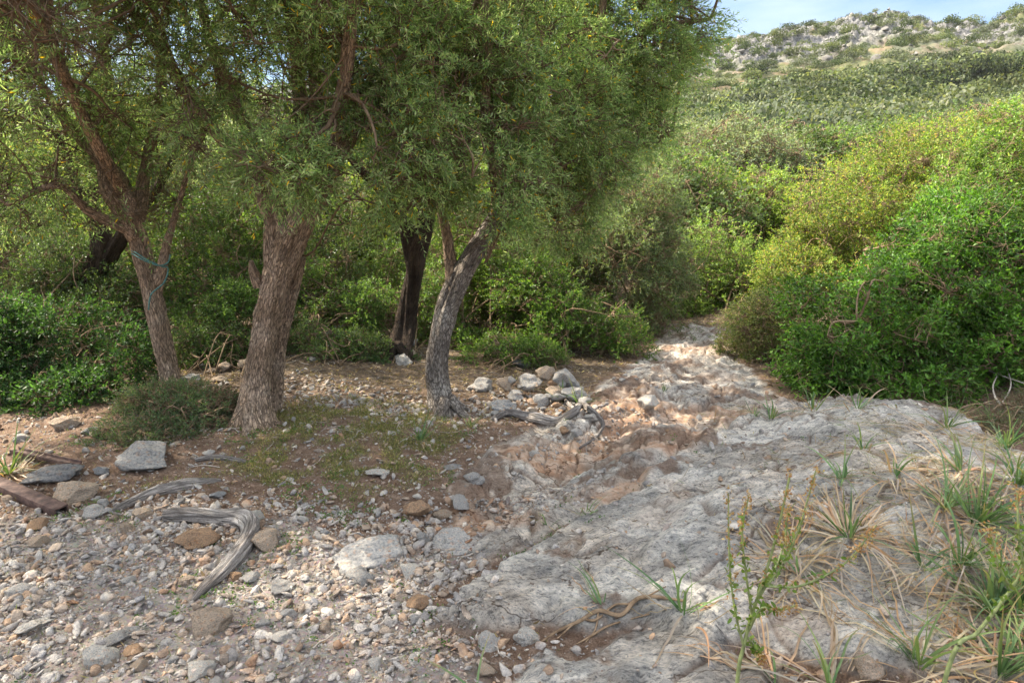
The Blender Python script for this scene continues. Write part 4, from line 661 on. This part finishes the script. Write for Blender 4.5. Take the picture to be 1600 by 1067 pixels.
    px, py, w_, cls, lb, me, hs, rz = a; pile = 'pile' in lb and py < 650 and 775 < px < 905 and py != 572; put_rock(px, py, w_ * (1.05 if pile else .95), cls, lb, me, hs, rz, dep=(5.45 + (630 - py) * .008) if pile else None)
g = np.random.default_rng(71)
for i in range(46):                            # tumbled wall stones in the shade under the trees
    px, py = (290 + 110 * g.random(), 540 + 66 * g.random()) if i < 22 else (470 + 190 * g.random(), 512 + 60 * g.random())
    cls = ['tan', 'grey', 'pale grey'][int(g.integers(0, 3))]; put_rock(px, py, 16 + 24 * g.random() ** 2, cls, f'{cls} rock of the tumbled wall in the shade under the olives', BIG[int(g.integers(0, 6))], .9, None, sink=.38, group='rocks of the tumbled wall')
for i in range(44):                            # broken rubble between the bigger rocks of the pile
    px, py = 770 + 150 * g.random(), 596 + 60 * g.random(); cls = ['tan', 'grey', 'pale grey', 'orange brown'][int(g.integers(0, 4))]
    put_rock(px, py, 9 + 15 * g.random() ** 1.5, cls, f'small {cls} chunk of rubble in the rock pile', MEDM[int(g.integers(0, 10))], .9, None, sink=.1, name='rubble_stone', group='rubble of the rock pile', cat='stone', dep=5.35 + (630 - py) * .011)
# loose stones, the larger ones one by one
def gmask(x, y):
    m = H(x, y, fine=False, masks=True)[1]; return m
X = -4.6 + 7.4 * g.random(9000); Y = 1.75 + 4.4 * g.random(9000); m = gmask(X, Y)
dens = np.maximum(sst(m['sv'], -.15, .2) * .55, .14 * (m['sd'] < 0) * (m['rock'] < .5)) + .34 * (m['rock'] > .5) * (m['sd'] < 0) + .4 * np.exp(-((Y - 5.35) / .25) ** 2) * (X < -.3) * (X > -1.6); keep = np.nonzero(g.random(9000) < dens)[0][:190]
KS = ['pale grey', 'grey', 'tan', 'orange brown', 'whitish', 'blue grey']
for i in keep:
    cls = KS[int(g.choice(6, p=[.32, .24, .17, .09, .12, .06]))]; r = .016 + .022 * g.random() ** 1.6; o = bpy.data.objects.new('stone', MEDM[int(g.integers(0, 10))]); S.collection.objects.link(o)
    o.location = (X[i], Y[i], hz(X[i], Y[i]) + r * .18); o.scale = (r * 1.15, r * 1.15, r); o.rotation_euler = (g.normal(0, .3), g.normal(0, .3), g.random() * 6); o.color = (*(np.array(SC[cls]) * (.85 + .3 * g.random())), 1)
    x_, y_ = X[i], Y[i]; wh = 'under the olives by the rubble band' if y_ > 4.6 else 'on the rocky path' if m['sp'][i] > 0 else 'against the foot of the rock slab' if m['sd'][i] > -.45 and y_ < 3.6 else 'around the elbow shaped driftwood' if math.hypot(x_ + 1.45, y_ - 3.1) < .55 else 'in the nearest gravel at the bottom of the view' if y_ < 2.7 else 'at the far left near the beam' if x_ < -2.1 else 'on the bank near the grass' if y_ > 3.5 else 'in the middle of the gravel'
    tag(o, f'{cls} stone lying loose {wh}', 'stone', 'loose stones')
# gravel: one object
def scatter(n, sub, rmin, rmax, pw, fn, x0, x1, y0, y1, seed, cls=None):
    g = np.random.default_rng(seed); T = [rock_shape(sub, seed * 7 + i, cuts=10, flat=.62, dmin=.36) for i in range(14)]; V, F, C, off = [], [], [], 0; tot = 0
    while tot < n:
        k = n * 2; X = x0 + (x1 - x0) * g.random(k); Y = y0 + (y1 - y0) * g.random(k); d = fn(X, Y, gmask(X, Y)); ok = g.random(k) < d; X, Y = X[ok], Y[ok]
        X, Y = X[:n - tot], Y[:n - tot]; q = len(X); tot += q; Z = H(X, Y); R = rmin + (rmax - rmin) * g.random(q) ** pw; th = g.random(q) * 6.28; ti = g.integers(0, 14, q); tl = g.normal(0, .35, (q, 2))
        col = np.array([SC[c] for c in KS])[g.choice(6, q, p=[.30, .24, .22, .12, .08, .04] if cls is None else cls)] * (.62 + .45 * g.random((q, 1))); col = col * .7 + np.array([.42, .335, .275]) * .3; sc = .75 + .5 * g.random((q, 3))
        for t in range(14):
            s = ti == t; v, f = T[t]
            if not s.any(): continue
            vv = v[None] * sc[s][:, None] * R[s][:, None, None]; vv[..., 2] += vv[..., 0] * tl[s, 0:1] + vv[..., 1] * tl[s, 1:2]
            c, sn = np.cos(th[s])[:, None], np.sin(th[s])[:, None]; x = vv[..., 0] * c - vv[..., 1] * sn + X[s][:, None]; y = vv[..., 0] * sn + vv[..., 1] * c + Y[s][:, None]; z = vv[..., 2] + (Z[s] + R[s] * .22)[:, None]
            V.append(np.stack([x, y, z], -1).reshape(-1, 3)); F.append((f[None] + (np.arange(s.sum()) * len(v))[:, None, None]).reshape(-1, 3) + off); C.append(np.repeat(col[s], len(v), 0)); off += s.sum() * len(v)
    return np.concatenate(V), np.concatenate(F), np.concatenate(C)
def d_gravel(X, Y, m):
    pat = .35 + .65 * sst(fbm(X, Y, 2.2, 3, 131), .38, .6); soil = sst(fbm(X, Y, 1.3, 3, 133), .5, .62) * sst(-X, .9, 1.6) * sst(Y, 2.7, 3.1)
    d = sst(m['sv'], -.2, .15) * pat * (1 - .75 * soil) + .13 * (m['rock'] < .5) * (Y < 4.8) + .03 * (m['rock'] > .5) + .5 * sst(m['sg'], -.2, .1) * sst(fbm(X, Y, 4, 3, 137), .45, .6)
    return np.clip(d + 1.0 * np.exp(-((Y - 5.45 - .2 * np.sin(X * 2)) / .34) ** 2) * (X < .6) * (X > -2.1), 0, 1) * np.clip(3.2 / Y, .3, 1)
pc = [scatter(9500, 2, .011, .034, 2.0, d_gravel, -5, 3, 1.6, 6.3, 51), scatter(24000, 2, .005, .012, 1.4, d_gravel, -4.2, 2.6, 1.6, 5.4, 52), scatter(26000, 1, .0025, .006, 1.3, d_gravel, -3.4, 2.4, 1.6, 4.6, 53)]
V = np.concatenate([p[0] for p in pc]); F = np.concatenate([pc[0][1], pc[1][1] + len(pc[0][0]), pc[2][1] + len(pc[0][0]) + len(pc[1][0])]); C = np.concatenate([p[2] for p in pc])
o = mesh_obj('gravel', V, [F], M_stone, col=C, smooth=False); o.color = (1, 1, 1, 1); tag(o, 'loose pale gravel and small stones over brown soil', 'gravel', kind='stuff'); del pc, V, F, C
# rocks of the crest
i = 0
while i < 299:
    a = .14 + .66 * g.random(); Y = 108 + 48 * g.random() ** .7; X = a * Y; ye = math.hypot(Y, .35 * X)
    if fbm(np.array([X]), np.array([Y]), .10, 5, 121)[0] < .40: continue
    i += 1; r = .25 + .75 * g.random() ** 2.5; o = bpy.data.objects.new('crag', MEDM[i % 10]); S.collection.objects.link(o); o.location = (X, Y, hz(X, Y) + .1 * r); o.scale = (r * 1.2, r, r * (.8 + .6 * g.random())); o.rotation_euler = (g.normal(0, .3), g.normal(0, .3), g.random() * 6)
    o.color = (*(np.array(SC['grey']) * (.24 + .18 * g.random())), 1); tag(o, 'grey limestone crag jutting from the rocky top of the hill', 'rock', 'crags on the hilltop')

# ---------------------------------------------------------------- fallen wood, beams, cord
def gp(px, py, r, up=.5): q = G(px, py); return (q[0], q[1], q[2] + r * up, r)
def log(name, label, cat, paths, material, sides=26, n=120, origin=None):
    t = tag(empty(name, G(*paths[0][0][:2])), label, cat); b = np.array(t.location)
    for i, p in enumerate(paths): wood('trunk' if i == 0 else 'fork', [dict(pts=[gp(*q) for q in p], sides=sides, n=n, rough=.16, flare=0, seed=61 + i)], material, t, b)
    return t
log('driftwood', 'weathered grey driftwood bent like an elbow on the gravel', 'driftwood', [[(258, 812, .03, .7), (300, 814, .037, .8), (345, 820, .038, .9), (378, 822, .042, 1), (392, 838, .04, 1), (378, 870, .037, .9), (345, 905, .03, .8), (318, 930, .02, .6), (300, 942, .008, .4)], [(285, 812, .022, .9), (276, 800, .015, 1.6), (288, 786, .008, 2.6)]], M_drift)
log('driftwood', 'flat grey piece of dead root half sunk in the soil above the elbow shaped driftwood', 'driftwood', [[(170, 802, .012, .1), (205, 788, .028, .2), (250, 772, .034, .3), (300, 760, .03, .3), (345, 752, .012, .2)]], M_drift)
log('fallen_branch', 'short dark stick on the grassy bank above the dead root', 'branch', [[(305, 722, .012, .6), (340, 718, .018, .7), (385, 724, .012, .7)]], M_drift)
log('twisted_root', 'twisted pale root lying in front of the rock pile', 'root', [[(768, 658, .02, .5), (795, 650, .028, .9), (840, 660, .034, 1), (870, 664, .032, 1), (895, 655, .028, 1.2), (908, 642, .022, 1.8), (925, 652, .018, 1.5), (942, 668, .014, 1), (932, 684, .01, 1), (905, 702, .006, .6)], [(900, 648, .018, 1.4), (885, 632, .012, 2), (880, 622, .006, 2.5)]], M_drift)
log('exposed_root', 'exposed brown roots snaking along the hollow under the rock slab', 'root', [[(840, 1012, .003, .6), (870, 990, .006, 1), (905, 985, .007, 1.4), (935, 966, .008, 1), (970, 968, .007, 1), (1000, 956, .007, 1.6), (1060, 944, .005, .8), (1110, 950, .003, .6)], [(870, 1002, .003, 1), (905, 978, .004, 1.4), (930, 980, .005, 1.4), (960, 950, .004, 2), (990, 946, .004, 1.4), (1040, 928, .002, 1)], [(900, 1008, .002, .8), (925, 1000, .004, 1), (950, 980, .004, 1), (990, 978, .003, 1.2), (1015, 962, .002, 1)], [(935, 966, .004, 1), (930, 990, .003, 1), (915, 1010, .002, 1)]], M_twig2, sides=12, n=80)
log('fallen_branch', 'thin grey forked branch sticking out at the right edge', 'branch', [[(1660, 668, .010, 1), (1600, 660, .009, 8), (1562, 652, .008, 12), (1548, 632, .006, 22), (1556, 612, .003, 50)], [(1562, 652, .006, 16), (1575, 632, .005, 30), (1566, 600, .003, 60)], [(1640, 640, .007, 20), (1580, 622, .006, 24), (1540, 606, .005, 30), (1512, 590, .003, 60)]], M_pale, sides=8, n=50)
def rust():
    m, t, out = mat('rust'); tc = N(t, 'ShaderNodeTexCoord'); n = tnoise(t, 22, 6, .7, tc.outputs['Object']); r = ramp(t, n.outputs[0], [(.32, (.035, .021, .017)), (.5, (.09, .05, .038)), (.68, (.17, .105, .08))])
    p = N(t, 'ShaderNodeBsdfPrincipled'); p.inputs['Roughness'].default_value = .8; p.inputs['Metallic'].default_value = .15; t.links.new(r.outputs[0], p.inputs['Base Color']); t.links.new(bump(t, n.outputs[0], .5, .004), p.inputs['Normal']); t.links.new(p.outputs[0], out.inputs[0]); return m
M_rust = rust()
def beam(label, a, b, w, h, t_, roll=0):
    a, b = np.array(a), np.array(b); prof = [(-w, 0), (w, 0), (w, h), (w - t_, h), (w - t_, t_), (-w + t_, t_), (-w + t_, h), (-w, h)]; d = unit(b - a); s = unit(np.cross(d, [0, 0, 1.])); u = np.cross(s, d); s, u = s * math.cos(roll) + u * math.sin(roll), u * math.cos(roll) - s * math.sin(roll); gg = np.random.default_rng(3)
    n = 40; V = np.array([a + (b - a) * i / (n - 1) + s * x + u * z + gg.normal(0, .0006, 3) for i in range(n) for x, z in prof]); k = 8
    F = np.array([[i * k + j, i * k + (j + 1) % k, (i + 1) * k + (j + 1) % k, (i + 1) * k + j] for i in range(n - 1) for j in range(k)])
    caps = [[o_ + q for q in f] for o_ in (0, (n - 1) * k) for f in ((0, 1, 4, 5), (1, 2, 3, 4), (0, 5, 6, 7))]
    o = mesh_obj('steel_beam', V, [F, np.array(caps)], M_rust, smooth=False, origin=a); o.location = a; tag(o, label, 'beam'); bv = o.modifiers.new('Bevel', 'BEVEL'); bv.width = .0015; bv.segments = 2
qa, qb = G(-90, 738), G(97, 806); beam('rusty steel channel beam lying across the stones at the left edge', qa + [0, 0, .10], qb + [0, 0, .05], .036, .05, .008, math.pi * .98)
qa, qb = G(25, 716), G(122, 737); beam('short dark rusty steel piece behind the dark slaty boulder', qa + [0, 0, .04], qb + [0, 0, .03], .03, .022, .006)
def plain(name, c, rough=.7):
    m, t, out = mat(name); tc = N(t, 'ShaderNodeTexCoord'); n = tnoise(t, 60, 3, .6, tc.outputs['Object']); r = ramp(t, n.outputs[0], [(.3, tuple(x * .6 for x in c)), (.7, tuple(min(1, x * 1.3) for x in c))]); p = N(t, 'ShaderNodeBsdfPrincipled'); p.inputs['Roughness'].default_value = rough; t.links.new(r.outputs[0], p.inputs['Base Color']); t.links.new(p.outputs[0], out.inputs[0]); return m
rp_ = [curve(np.array([(*P(a, b, y1 - d), .006) for a, b, d in q]), 60) for q in [[(206, 392, .03), (214, 396, .12), (226, 404, .135), (240, 411, .12), (254, 417, .08), (262, 418, .05), (261, 430, .05), (255, 443, .09), (244, 452, .125), (236, 460, .135), (233, 472, .135), (232, 484, .13)],
      [(206, 396, .05), (216, 402, .13), (232, 410, .14), (250, 415, .11), (262, 410, .06), (266, 398, .04)]]]
v, f, c = merge([tubes(q[None, :, :3], q[None, :, 3], 7) for q in rp_]); tag(mesh_obj('cord', v, f, plain('teal_cord', (.08, .20, .18))), 'frayed teal cord tied round the slim pale trunk and hanging down', 'cord')

# ---------------------------------------------------------------- grass tufts, herbs, ground cover
GB = [(.07, .14, .05), (.10, .18, .07), (.14, .23, .09), (.17, .24, .08)]; DB = [(.38, .29, .20), (.32, .22, .14), (.48, .39, .28), (.33, .28, .23), (.42, .25, .14)]
def blades(base, n, L, wd, g, cols, up, droop, spread=.02, m=9):
    n = int(n); az = g.random() * 6.28 + g.normal(0, 1.7, n); el = np.clip(g.normal(up, .30, n), -.1, 1.5); d = np.stack([np.cos(az) * np.cos(el), np.sin(az) * np.cos(el), np.sin(el)], 1); Ls = L * (.55 + .6 * g.random(n)); dr = droop * (.3 + 1.5 * g.random(n) ** 1.5); b = base + np.stack([np.cos(az), np.sin(az), az * 0], 1) * spread * g.random((n, 1))
    t = np.linspace(0, 1, m)[None, :, None]; bend = g.normal(0, .24, (n, 1, 3)) * np.array([1, 1, .5]); side0 = unit(np.cross(d, np.array([0, 0, 1.]) + g.normal(0, .2, (n, 3))))
    c = b[:, None] + d[:, None] * Ls[:, None, None] * t + bend * Ls[:, None, None] * t * t; c[..., 2] -= (dr * Ls)[:, None] * np.linspace(0, 1, m)[None] ** 2.2
    gz = H(c[..., 0].ravel(), c[..., 1].ravel()).reshape(n, m) + .006 + .01 * g.random((n, 1)); c[..., 2] = np.maximum(c[..., 2], gz)
    w = (wd * (.7 + .6 * g.random(n)))[:, None] * (np.array([.75, 1, 1, .95, .85, .7, .52, .3, .04]) if m == 9 else np.linspace(1, .05, m))[None]; up_ = np.array([0, 0, 1.])
    l, r = c + side0[:, None] * w[..., None] * .5, c - side0[:, None] * w[..., None] * .5; ctr = c - np.cross(side0, d)[:, None] * w[..., None] * .18 * np.sign(np.cross(side0, d)[:, None, 2:3] + 1e-6)
    V = np.stack([l, ctr, r], 2).reshape(-1, 3); i = (np.arange(n)[:, None] * m + np.arange(m - 1)[None]).reshape(-1, 1) * 3; F = np.concatenate([np.concatenate([i, i + 1, i + 4, i + 3], 1), np.concatenate([i + 1, i + 2, i + 5, i + 4], 1)])
    col = palette(n, cols, [1] * len(cols), g)[:, None, :] * np.ones((1, m, 1)); tip = np.linspace(0, 1, m)[None, :, None] ** 3 * (g.random((n, 1, 1)) < .5); col = col * (1 - tip) + np.array([.42, .27, .14]) * tip
    return V, F, np.repeat(col.reshape(-1, 3), 3, 0)
def tuft(px, py, ng, nd, L, label, wd=.009, up=1.0, seed=0, droop=.45, name='grass_tuft', Y=None):
    g = np.random.default_rng(seed + int(px)); b = G(px, py); ps = []
    if ng: ps.append(blades(b, ng, L, wd, g, GB, up, droop, .025))
    if nd: ps.append(blades(b, int(nd * .95), L * 1.05, wd * .85, g, DB, .38, .8, .11))
    v, f, c = merge(ps); o = mesh_obj(name, v, f, M_blade, col=c, origin=b); o.location = b; tag(o, label, 'plant'); return o
for i, a in enumerate([
    (1232, 870, 5, 50, .26, 'straw coloured dead tuft sprawling over the rock, left half of the pair'), (1325, 845, 12, 110, .36, 'largest dry grass tuft with a few green blades, centre of the big rock'), (940, 952, 6, 8, .2, 'small yellowing tuft growing over the exposed roots'), (1068, 962, 13, 8, .36, 'tall green bladed tuft right of the exposed roots'),
    (1316, 752, 14, 4, .24, 'upright green tuft on top of the rock, by itself'), (1525, 822, 55, 45, .42, 'big green and straw tuft at right, beside the rock edge'), (1552, 968, 50, 60, .42, 'bushy green tuft with orange dead blades at lower right'), (1435, 1046, 16, 26, .40, 'wide open tuft with pale blades near the bottom right'),
    (1500, 745, 10, 60, .34, 'dry tangled tuft at the right end of the rock top'), (1590, 760, 30, 40, .34, 'green tuft cut by the right edge under the grey twigs'), (1620, 880, 30, 30, .4, 'tuft cut by the right edge between the two big ones'), (855, 826, 6, 4, .13, 'tiny tuft on the orange ledge, nearest of two'), (915, 808, 9, 4, .14, 'tiny green tuft further up the orange ledge'),
    (878, 628, 8, 12, .34, 'yellowish tuft growing out of the rock pile'), (905, 632, 14, 8, .36, 'spreading green tuft at the right side of the rock pile'), (655, 690, 22, 5, .24, 'spidery green tuft on the grassy bank'), (735, 668, 14, 4, .2, 'light green tuft at the left tip of the twisted root'), (14, 742, 26, 40, .36, 'orange tinged grass clump at the left edge over the beam'),
    (1340, 640, 12, 10, .34, 'tuft in front of the dark bush behind the rock top'), (1270, 642, 10, 14, .28, 'sparse tuft left of the one before the dark bush'), (1205, 655, 12, 4, .30, 'slender green tuft where rock meets path'), (1545, 668, 16, 24, .38, 'long dry blades rising before the bush at right'), (1480, 672, 16, 16, .32, 'mixed tuft at the back right corner of the rock'),
    (1350, 706, 8, 6, .30, 'few green blades arching over the middle of the rock'), (1178, 655, 10, 3, .16, 'short green tuft in the crack of the upper path'), (1040, 612, 8, 2, .12, 'small fresh tuft on the pale path rock'), (745, 1080, 3, 0, .25, 'single green blades rising at the bottom edge'), (1210, 1075, 2, 22, .3, 'dead straw tuft at the bottom edge beside the tall herb'),
    (1440, 900, 8, 26, .3, 'dry tuft between the big dry one and the lower right tuft'), (1600, 1040, 12, 30, .36, 'dead tuft in the bottom right corner'), (1475, 800, 24, 30, .36, 'green tuft leaning left beside the big green and straw one'), (1590, 955, 34, 30, .4, 'green tuft touching the right edge under the leaning herb'), (1500, 890, 26, 40, .36, 'half dead tuft between the upper and lower big green ones'), (1560, 1062, 24, 40, .38, 'tuft with long straw blades at the bottom edge near the right corner'), (1570, 700, 30, 20, .34, 'grassy clump under the grey twiggy tangle'), (1250, 905, 3, 40, .26, 'flattened straw tuft behind the tall herb'), (1300, 1080, 6, 26, .34, 'straw tuft at the bottom edge left of the smooth tan stone'), (1400, 745, 6, 22, .26, 'low yellow tuft along the crack of the rock top')]):
    tuft(*a, seed=i, wd=.0095 if a[4] > .2 else .006)
def herb(label, base, tips, seed, dens=60):
    """thin stem with side shoots, small oval leaves below and brown seed heads above"""
    g = np.random.default_rng(seed); t = tag(empty('tall_herb', base), label, 'plant'); ws, lv, heads = [], [], []
    main = curve(np.array([(*base, .0045)] + [(*p, .005 - .003 * i / len(tips[0])) for i, p in enumerate(tips[0])]), 60); allc = [main]
    for q in tips[1:]: allc.append(curve(np.array([(*p, .0032 - .002 * i / len(q)) for i, p in enumerate(q)]), 40))
    for k, c in enumerate(allc):
        ws.append(tubes(c[None, :, :3], c[None, :, 3], 6)); n = len(c); lo = int(n * (.45 if k == 0 else .12)); idx = g.integers(lo, n, dens); fr = (idx - lo) / (n - lo); p = c[idx, :3] + g.normal(0, .004, (dens, 3)); d = unit(g.normal(size=(dens, 3)) + [0, 0, .3]); br = fr + g.normal(0, .15, dens) > .62
        s = ~br; lv.append(leaves(p[s], d[s], g.normal(size=(s.sum(), 3)), .012 + .008 * g.random(s.sum()), np.full(s.sum(), .008), 'oval', palette(s.sum(), [(.10, .17, .03), (.16, .22, .05)], [1, 1], g)))
        sd = lv
        for _ in range(5): s = br; sd.append(leaves(p[s] + g.normal(0, .005, (s.sum(), 3)), unit(g.normal(size=(s.sum(), 3))), g.normal(size=(s.sum(), 3)), .006 + .005 * g.random(s.sum()), np.full(s.sum(), .0055), 'dia', palette(s.sum(), [(.36, .22, .10), (.28, .15, .07), (.45, .33, .18)], [1, 1, 1], g)))
    b = np.array(base)
    v, f, c = merge(ws); mesh_obj('stem', v, f, plain('herb_stem', (.20, .24, .09)) if 'herb_stem' not in bpy.data.materials else bpy.data.materials['herb_stem'], t, origin=b)
    v, f, c = merge(lv); mesh_obj('foliage', v, f, M_soft, t, col=c, smooth=False, origin=b)
hb = P(1148, 1150, 1.5); hb[2] = hz(hb[0], hb[1])
def q3(*a): return [P(x, y, Y) for x, y, Y in a]
herb('tall wild herb with brown seed heads rising in the near foreground', hb, [q3((1152, 1067, 1.5), (1162, 1010, 1.5), (1175, 960, 1.5), (1195, 900, 1.5), (1215, 830, 1.5), (1235, 740, 1.5)), q3((1162, 1010, 1.5), (1148, 950, 1.5), (1140, 880, 1.52), (1138, 770, 1.55)), q3((1175, 960, 1.5), (1165, 890, 1.48), (1160, 830, 1.48), (1170, 775, 1.48)),
     q3((1185, 930, 1.5), (1225, 880, 1.5), (1250, 820, 1.5), (1275, 735, 1.5)), q3((1170, 985, 1.5), (1190, 950, 1.46), (1215, 955, 1.44), (1245, 945, 1.42)), q3((1190, 915, 1.5), (1250, 915, 1.48), (1320, 880, 1.46), (1370, 820, 1.44)), q3((1168, 995, 1.5), (1185, 1020, 1.5), (1190, 1030, 1.48)), q3((1180, 945, 1.5), (1205, 900, 1.55), (1225, 850, 1.6), (1232, 790, 1.6))], 5)
hb2 = P(1440, 1180, 1.35); hb2[2] = hz(hb2[0], hb2[1])
herb('green herb stem leaning out past the right edge in the near foreground', hb2, [q3((1480, 1050, 1.35), (1530, 985, 1.35), (1580, 920, 1.35), (1640, 820, 1.35)), q3((1580, 920, 1.35), (1560, 880, 1.35), (1545, 820, 1.36)), q3((1600, 890, 1.35), (1592, 830, 1.35), (1590, 765, 1.36))], 6, 40)
def cover(name, label, cat, n, fn, L, w, cols, wts, x0, x1, y0, y1, seed, flatness, tmpl='dia', clump=1, material=None, lift=.006):
    g = np.random.default_rng(seed); P_ = []; tot = 0
    while tot < n:
        X = x0 + (x1 - x0) * g.random(n * 2); Y = y0 + (y1 - y0) * g.random(n * 2); ok = g.random(n * 2) < fn(X, Y, gmask(X, Y)); q = np.stack([X[ok], Y[ok]], 1); q = (q[:, None] + g.normal(0, .012, (len(q), clump, 2))).reshape(-1, 2); P_.append(q); tot += len(q)
    q = np.concatenate(P_)[:n]; z = H(q[:, 0], q[:, 1]) + lift * g.random(n); p = np.stack([q[:, 0], q[:, 1], z], 1); d = g.normal(size=(n, 3)); d[:, 2] = np.abs(d[:, 2]) * flatness[0] + flatness[1]; d = unit(d)
    v, f, c = leaves(p, d, g.normal(size=(n, 3)) + ([0, 0, 0]), L * (.5 + g.random(n)), np.full(n, w) * (.7 + .6 * g.random(n)), tmpl, palette(n, cols, wts, g)); tag(mesh_obj(name, v, [f], material or M_soft, col=c, smooth=False), label, cat, kind='stuff')
cover('grass', 'short green grass sprouting on the bank under the olives', 'grass', 17000, lambda X, Y, m: sst(m['sr'], -.1, .3) * sst(fbm(X, Y, 5, 4, 103), .38, .6) + .012 * (m['rock'] < .5), .028, .0028, [(.11, .16, .035), (.16, .20, .05), (.25, .24, .09), (.40, .32, .17)], [1.5, 1.5, 2, 2], -4.5, 2.5, 1.8, 6.2, 81, (.8, .6))
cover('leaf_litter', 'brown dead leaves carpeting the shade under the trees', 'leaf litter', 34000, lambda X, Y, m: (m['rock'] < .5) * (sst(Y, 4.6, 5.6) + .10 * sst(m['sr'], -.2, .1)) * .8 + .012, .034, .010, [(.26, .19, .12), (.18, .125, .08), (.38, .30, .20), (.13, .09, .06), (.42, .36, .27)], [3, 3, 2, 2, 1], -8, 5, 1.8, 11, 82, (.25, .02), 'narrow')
cover('dry_straw', 'dry grey straw strewn over the right side of the rock and its rim', 'straw', 3800, lambda X, Y, m: sst(X, .7, 1.6) * sst(fbm(X, Y, 2.6, 3, 141), .47, .60) * np.clip(.25 + sst(X, 1.4, 2.6), 0, 1) + .0, .13, .0035, [(.34, .27, .19), (.28, .24, .19), (.42, .36, .28), (.16, .22, .09), (.36, .22, .12)], [3, 3, 2, 1.3, 1], .5, 4.6, 1.8, 5.4, 83, (.18, .02), clump=4, lift=.02)
cover('herb_seedlings', 'tiny green seedlings scattered in the gravel', 'seedlings', 5000, lambda X, Y, m: .5 * sst(fbm(X, Y, 3.2, 3, 145), .60, .68) * (m['rock'] < .6) + .03 * sst(fbm(X, Y, 6, 3, 146), .6, .66), .011, .006, [(.09, .17, .04), (.13, .22, .06), (.07, .14, .06)], [1, 1, 1], -3, 3.2, 1.8, 5, 84, (.3, .4), 'oval', clump=8, lift=.015)


g = np.random.default_rng(97); n_ = 2600; X = -6 + 10 * g.random(n_); Y = 2.2 + 7 * g.random(n_); m = gmask(X, Y); ok = g.random(n_) < np.where(Y > 4.4, .8, .16) * np.where(m['rock'] > .5, .25, 1); X, Y = X[ok], Y[ok]; th = g.random(len(X)) * 6.28; L_ = .04 + .2 * g.random(len(X)) ** 2; pl = []
for t_ in np.linspace(-.5, .5, 5): bx_ = g.normal(0, .05, len(X)) * L_; x_, y_ = X + np.cos(th) * L_ * t_ - np.sin(th) * bx_, Y + np.sin(th) * L_ * t_ + np.cos(th) * bx_; pl.append(np.stack([x_, y_, H(x_, y_) + .004 + .012 * g.random(len(X))], 1))
v, f, c = tubes(np.stack(pl, 1), np.array([.0022, .0024, .002, .0017, .0009])[None] * (.6 + .9 * g.random((len(X), 1))), 5); tag(mesh_obj('fallen_twigs', v, [f], M_pale, col=c), 'broken grey twigs littering the ground under the trees', 'twigs', kind='stuff')
# ---------------------------------------------------------------- thin air
if HAZE:
    hv = np.array([(x, y, z) for x in (-260, 330) for y in (-40, 420) for z in (-14, 62)], float); hf = np.array([[0, 1, 3, 2], [4, 6, 7, 5], [0, 4, 5, 1], [2, 3, 7, 6], [0, 2, 6, 4], [1, 5, 7, 3]])
    mh, th, oh = mat('haze'); pv = N(th, 'ShaderNodeVolumePrincipled'); pv.inputs['Color'].default_value = (.92, .96, 1, 1); pv.inputs['Density'].default_value = HAZE; th.links.new(pv.outputs[0], oh.inputs['Volume'])
    tag(mesh_obj('haze', hv, [hf], mh, smooth=False), 'thin pale air over the hill', 'haze', kind='stuff')
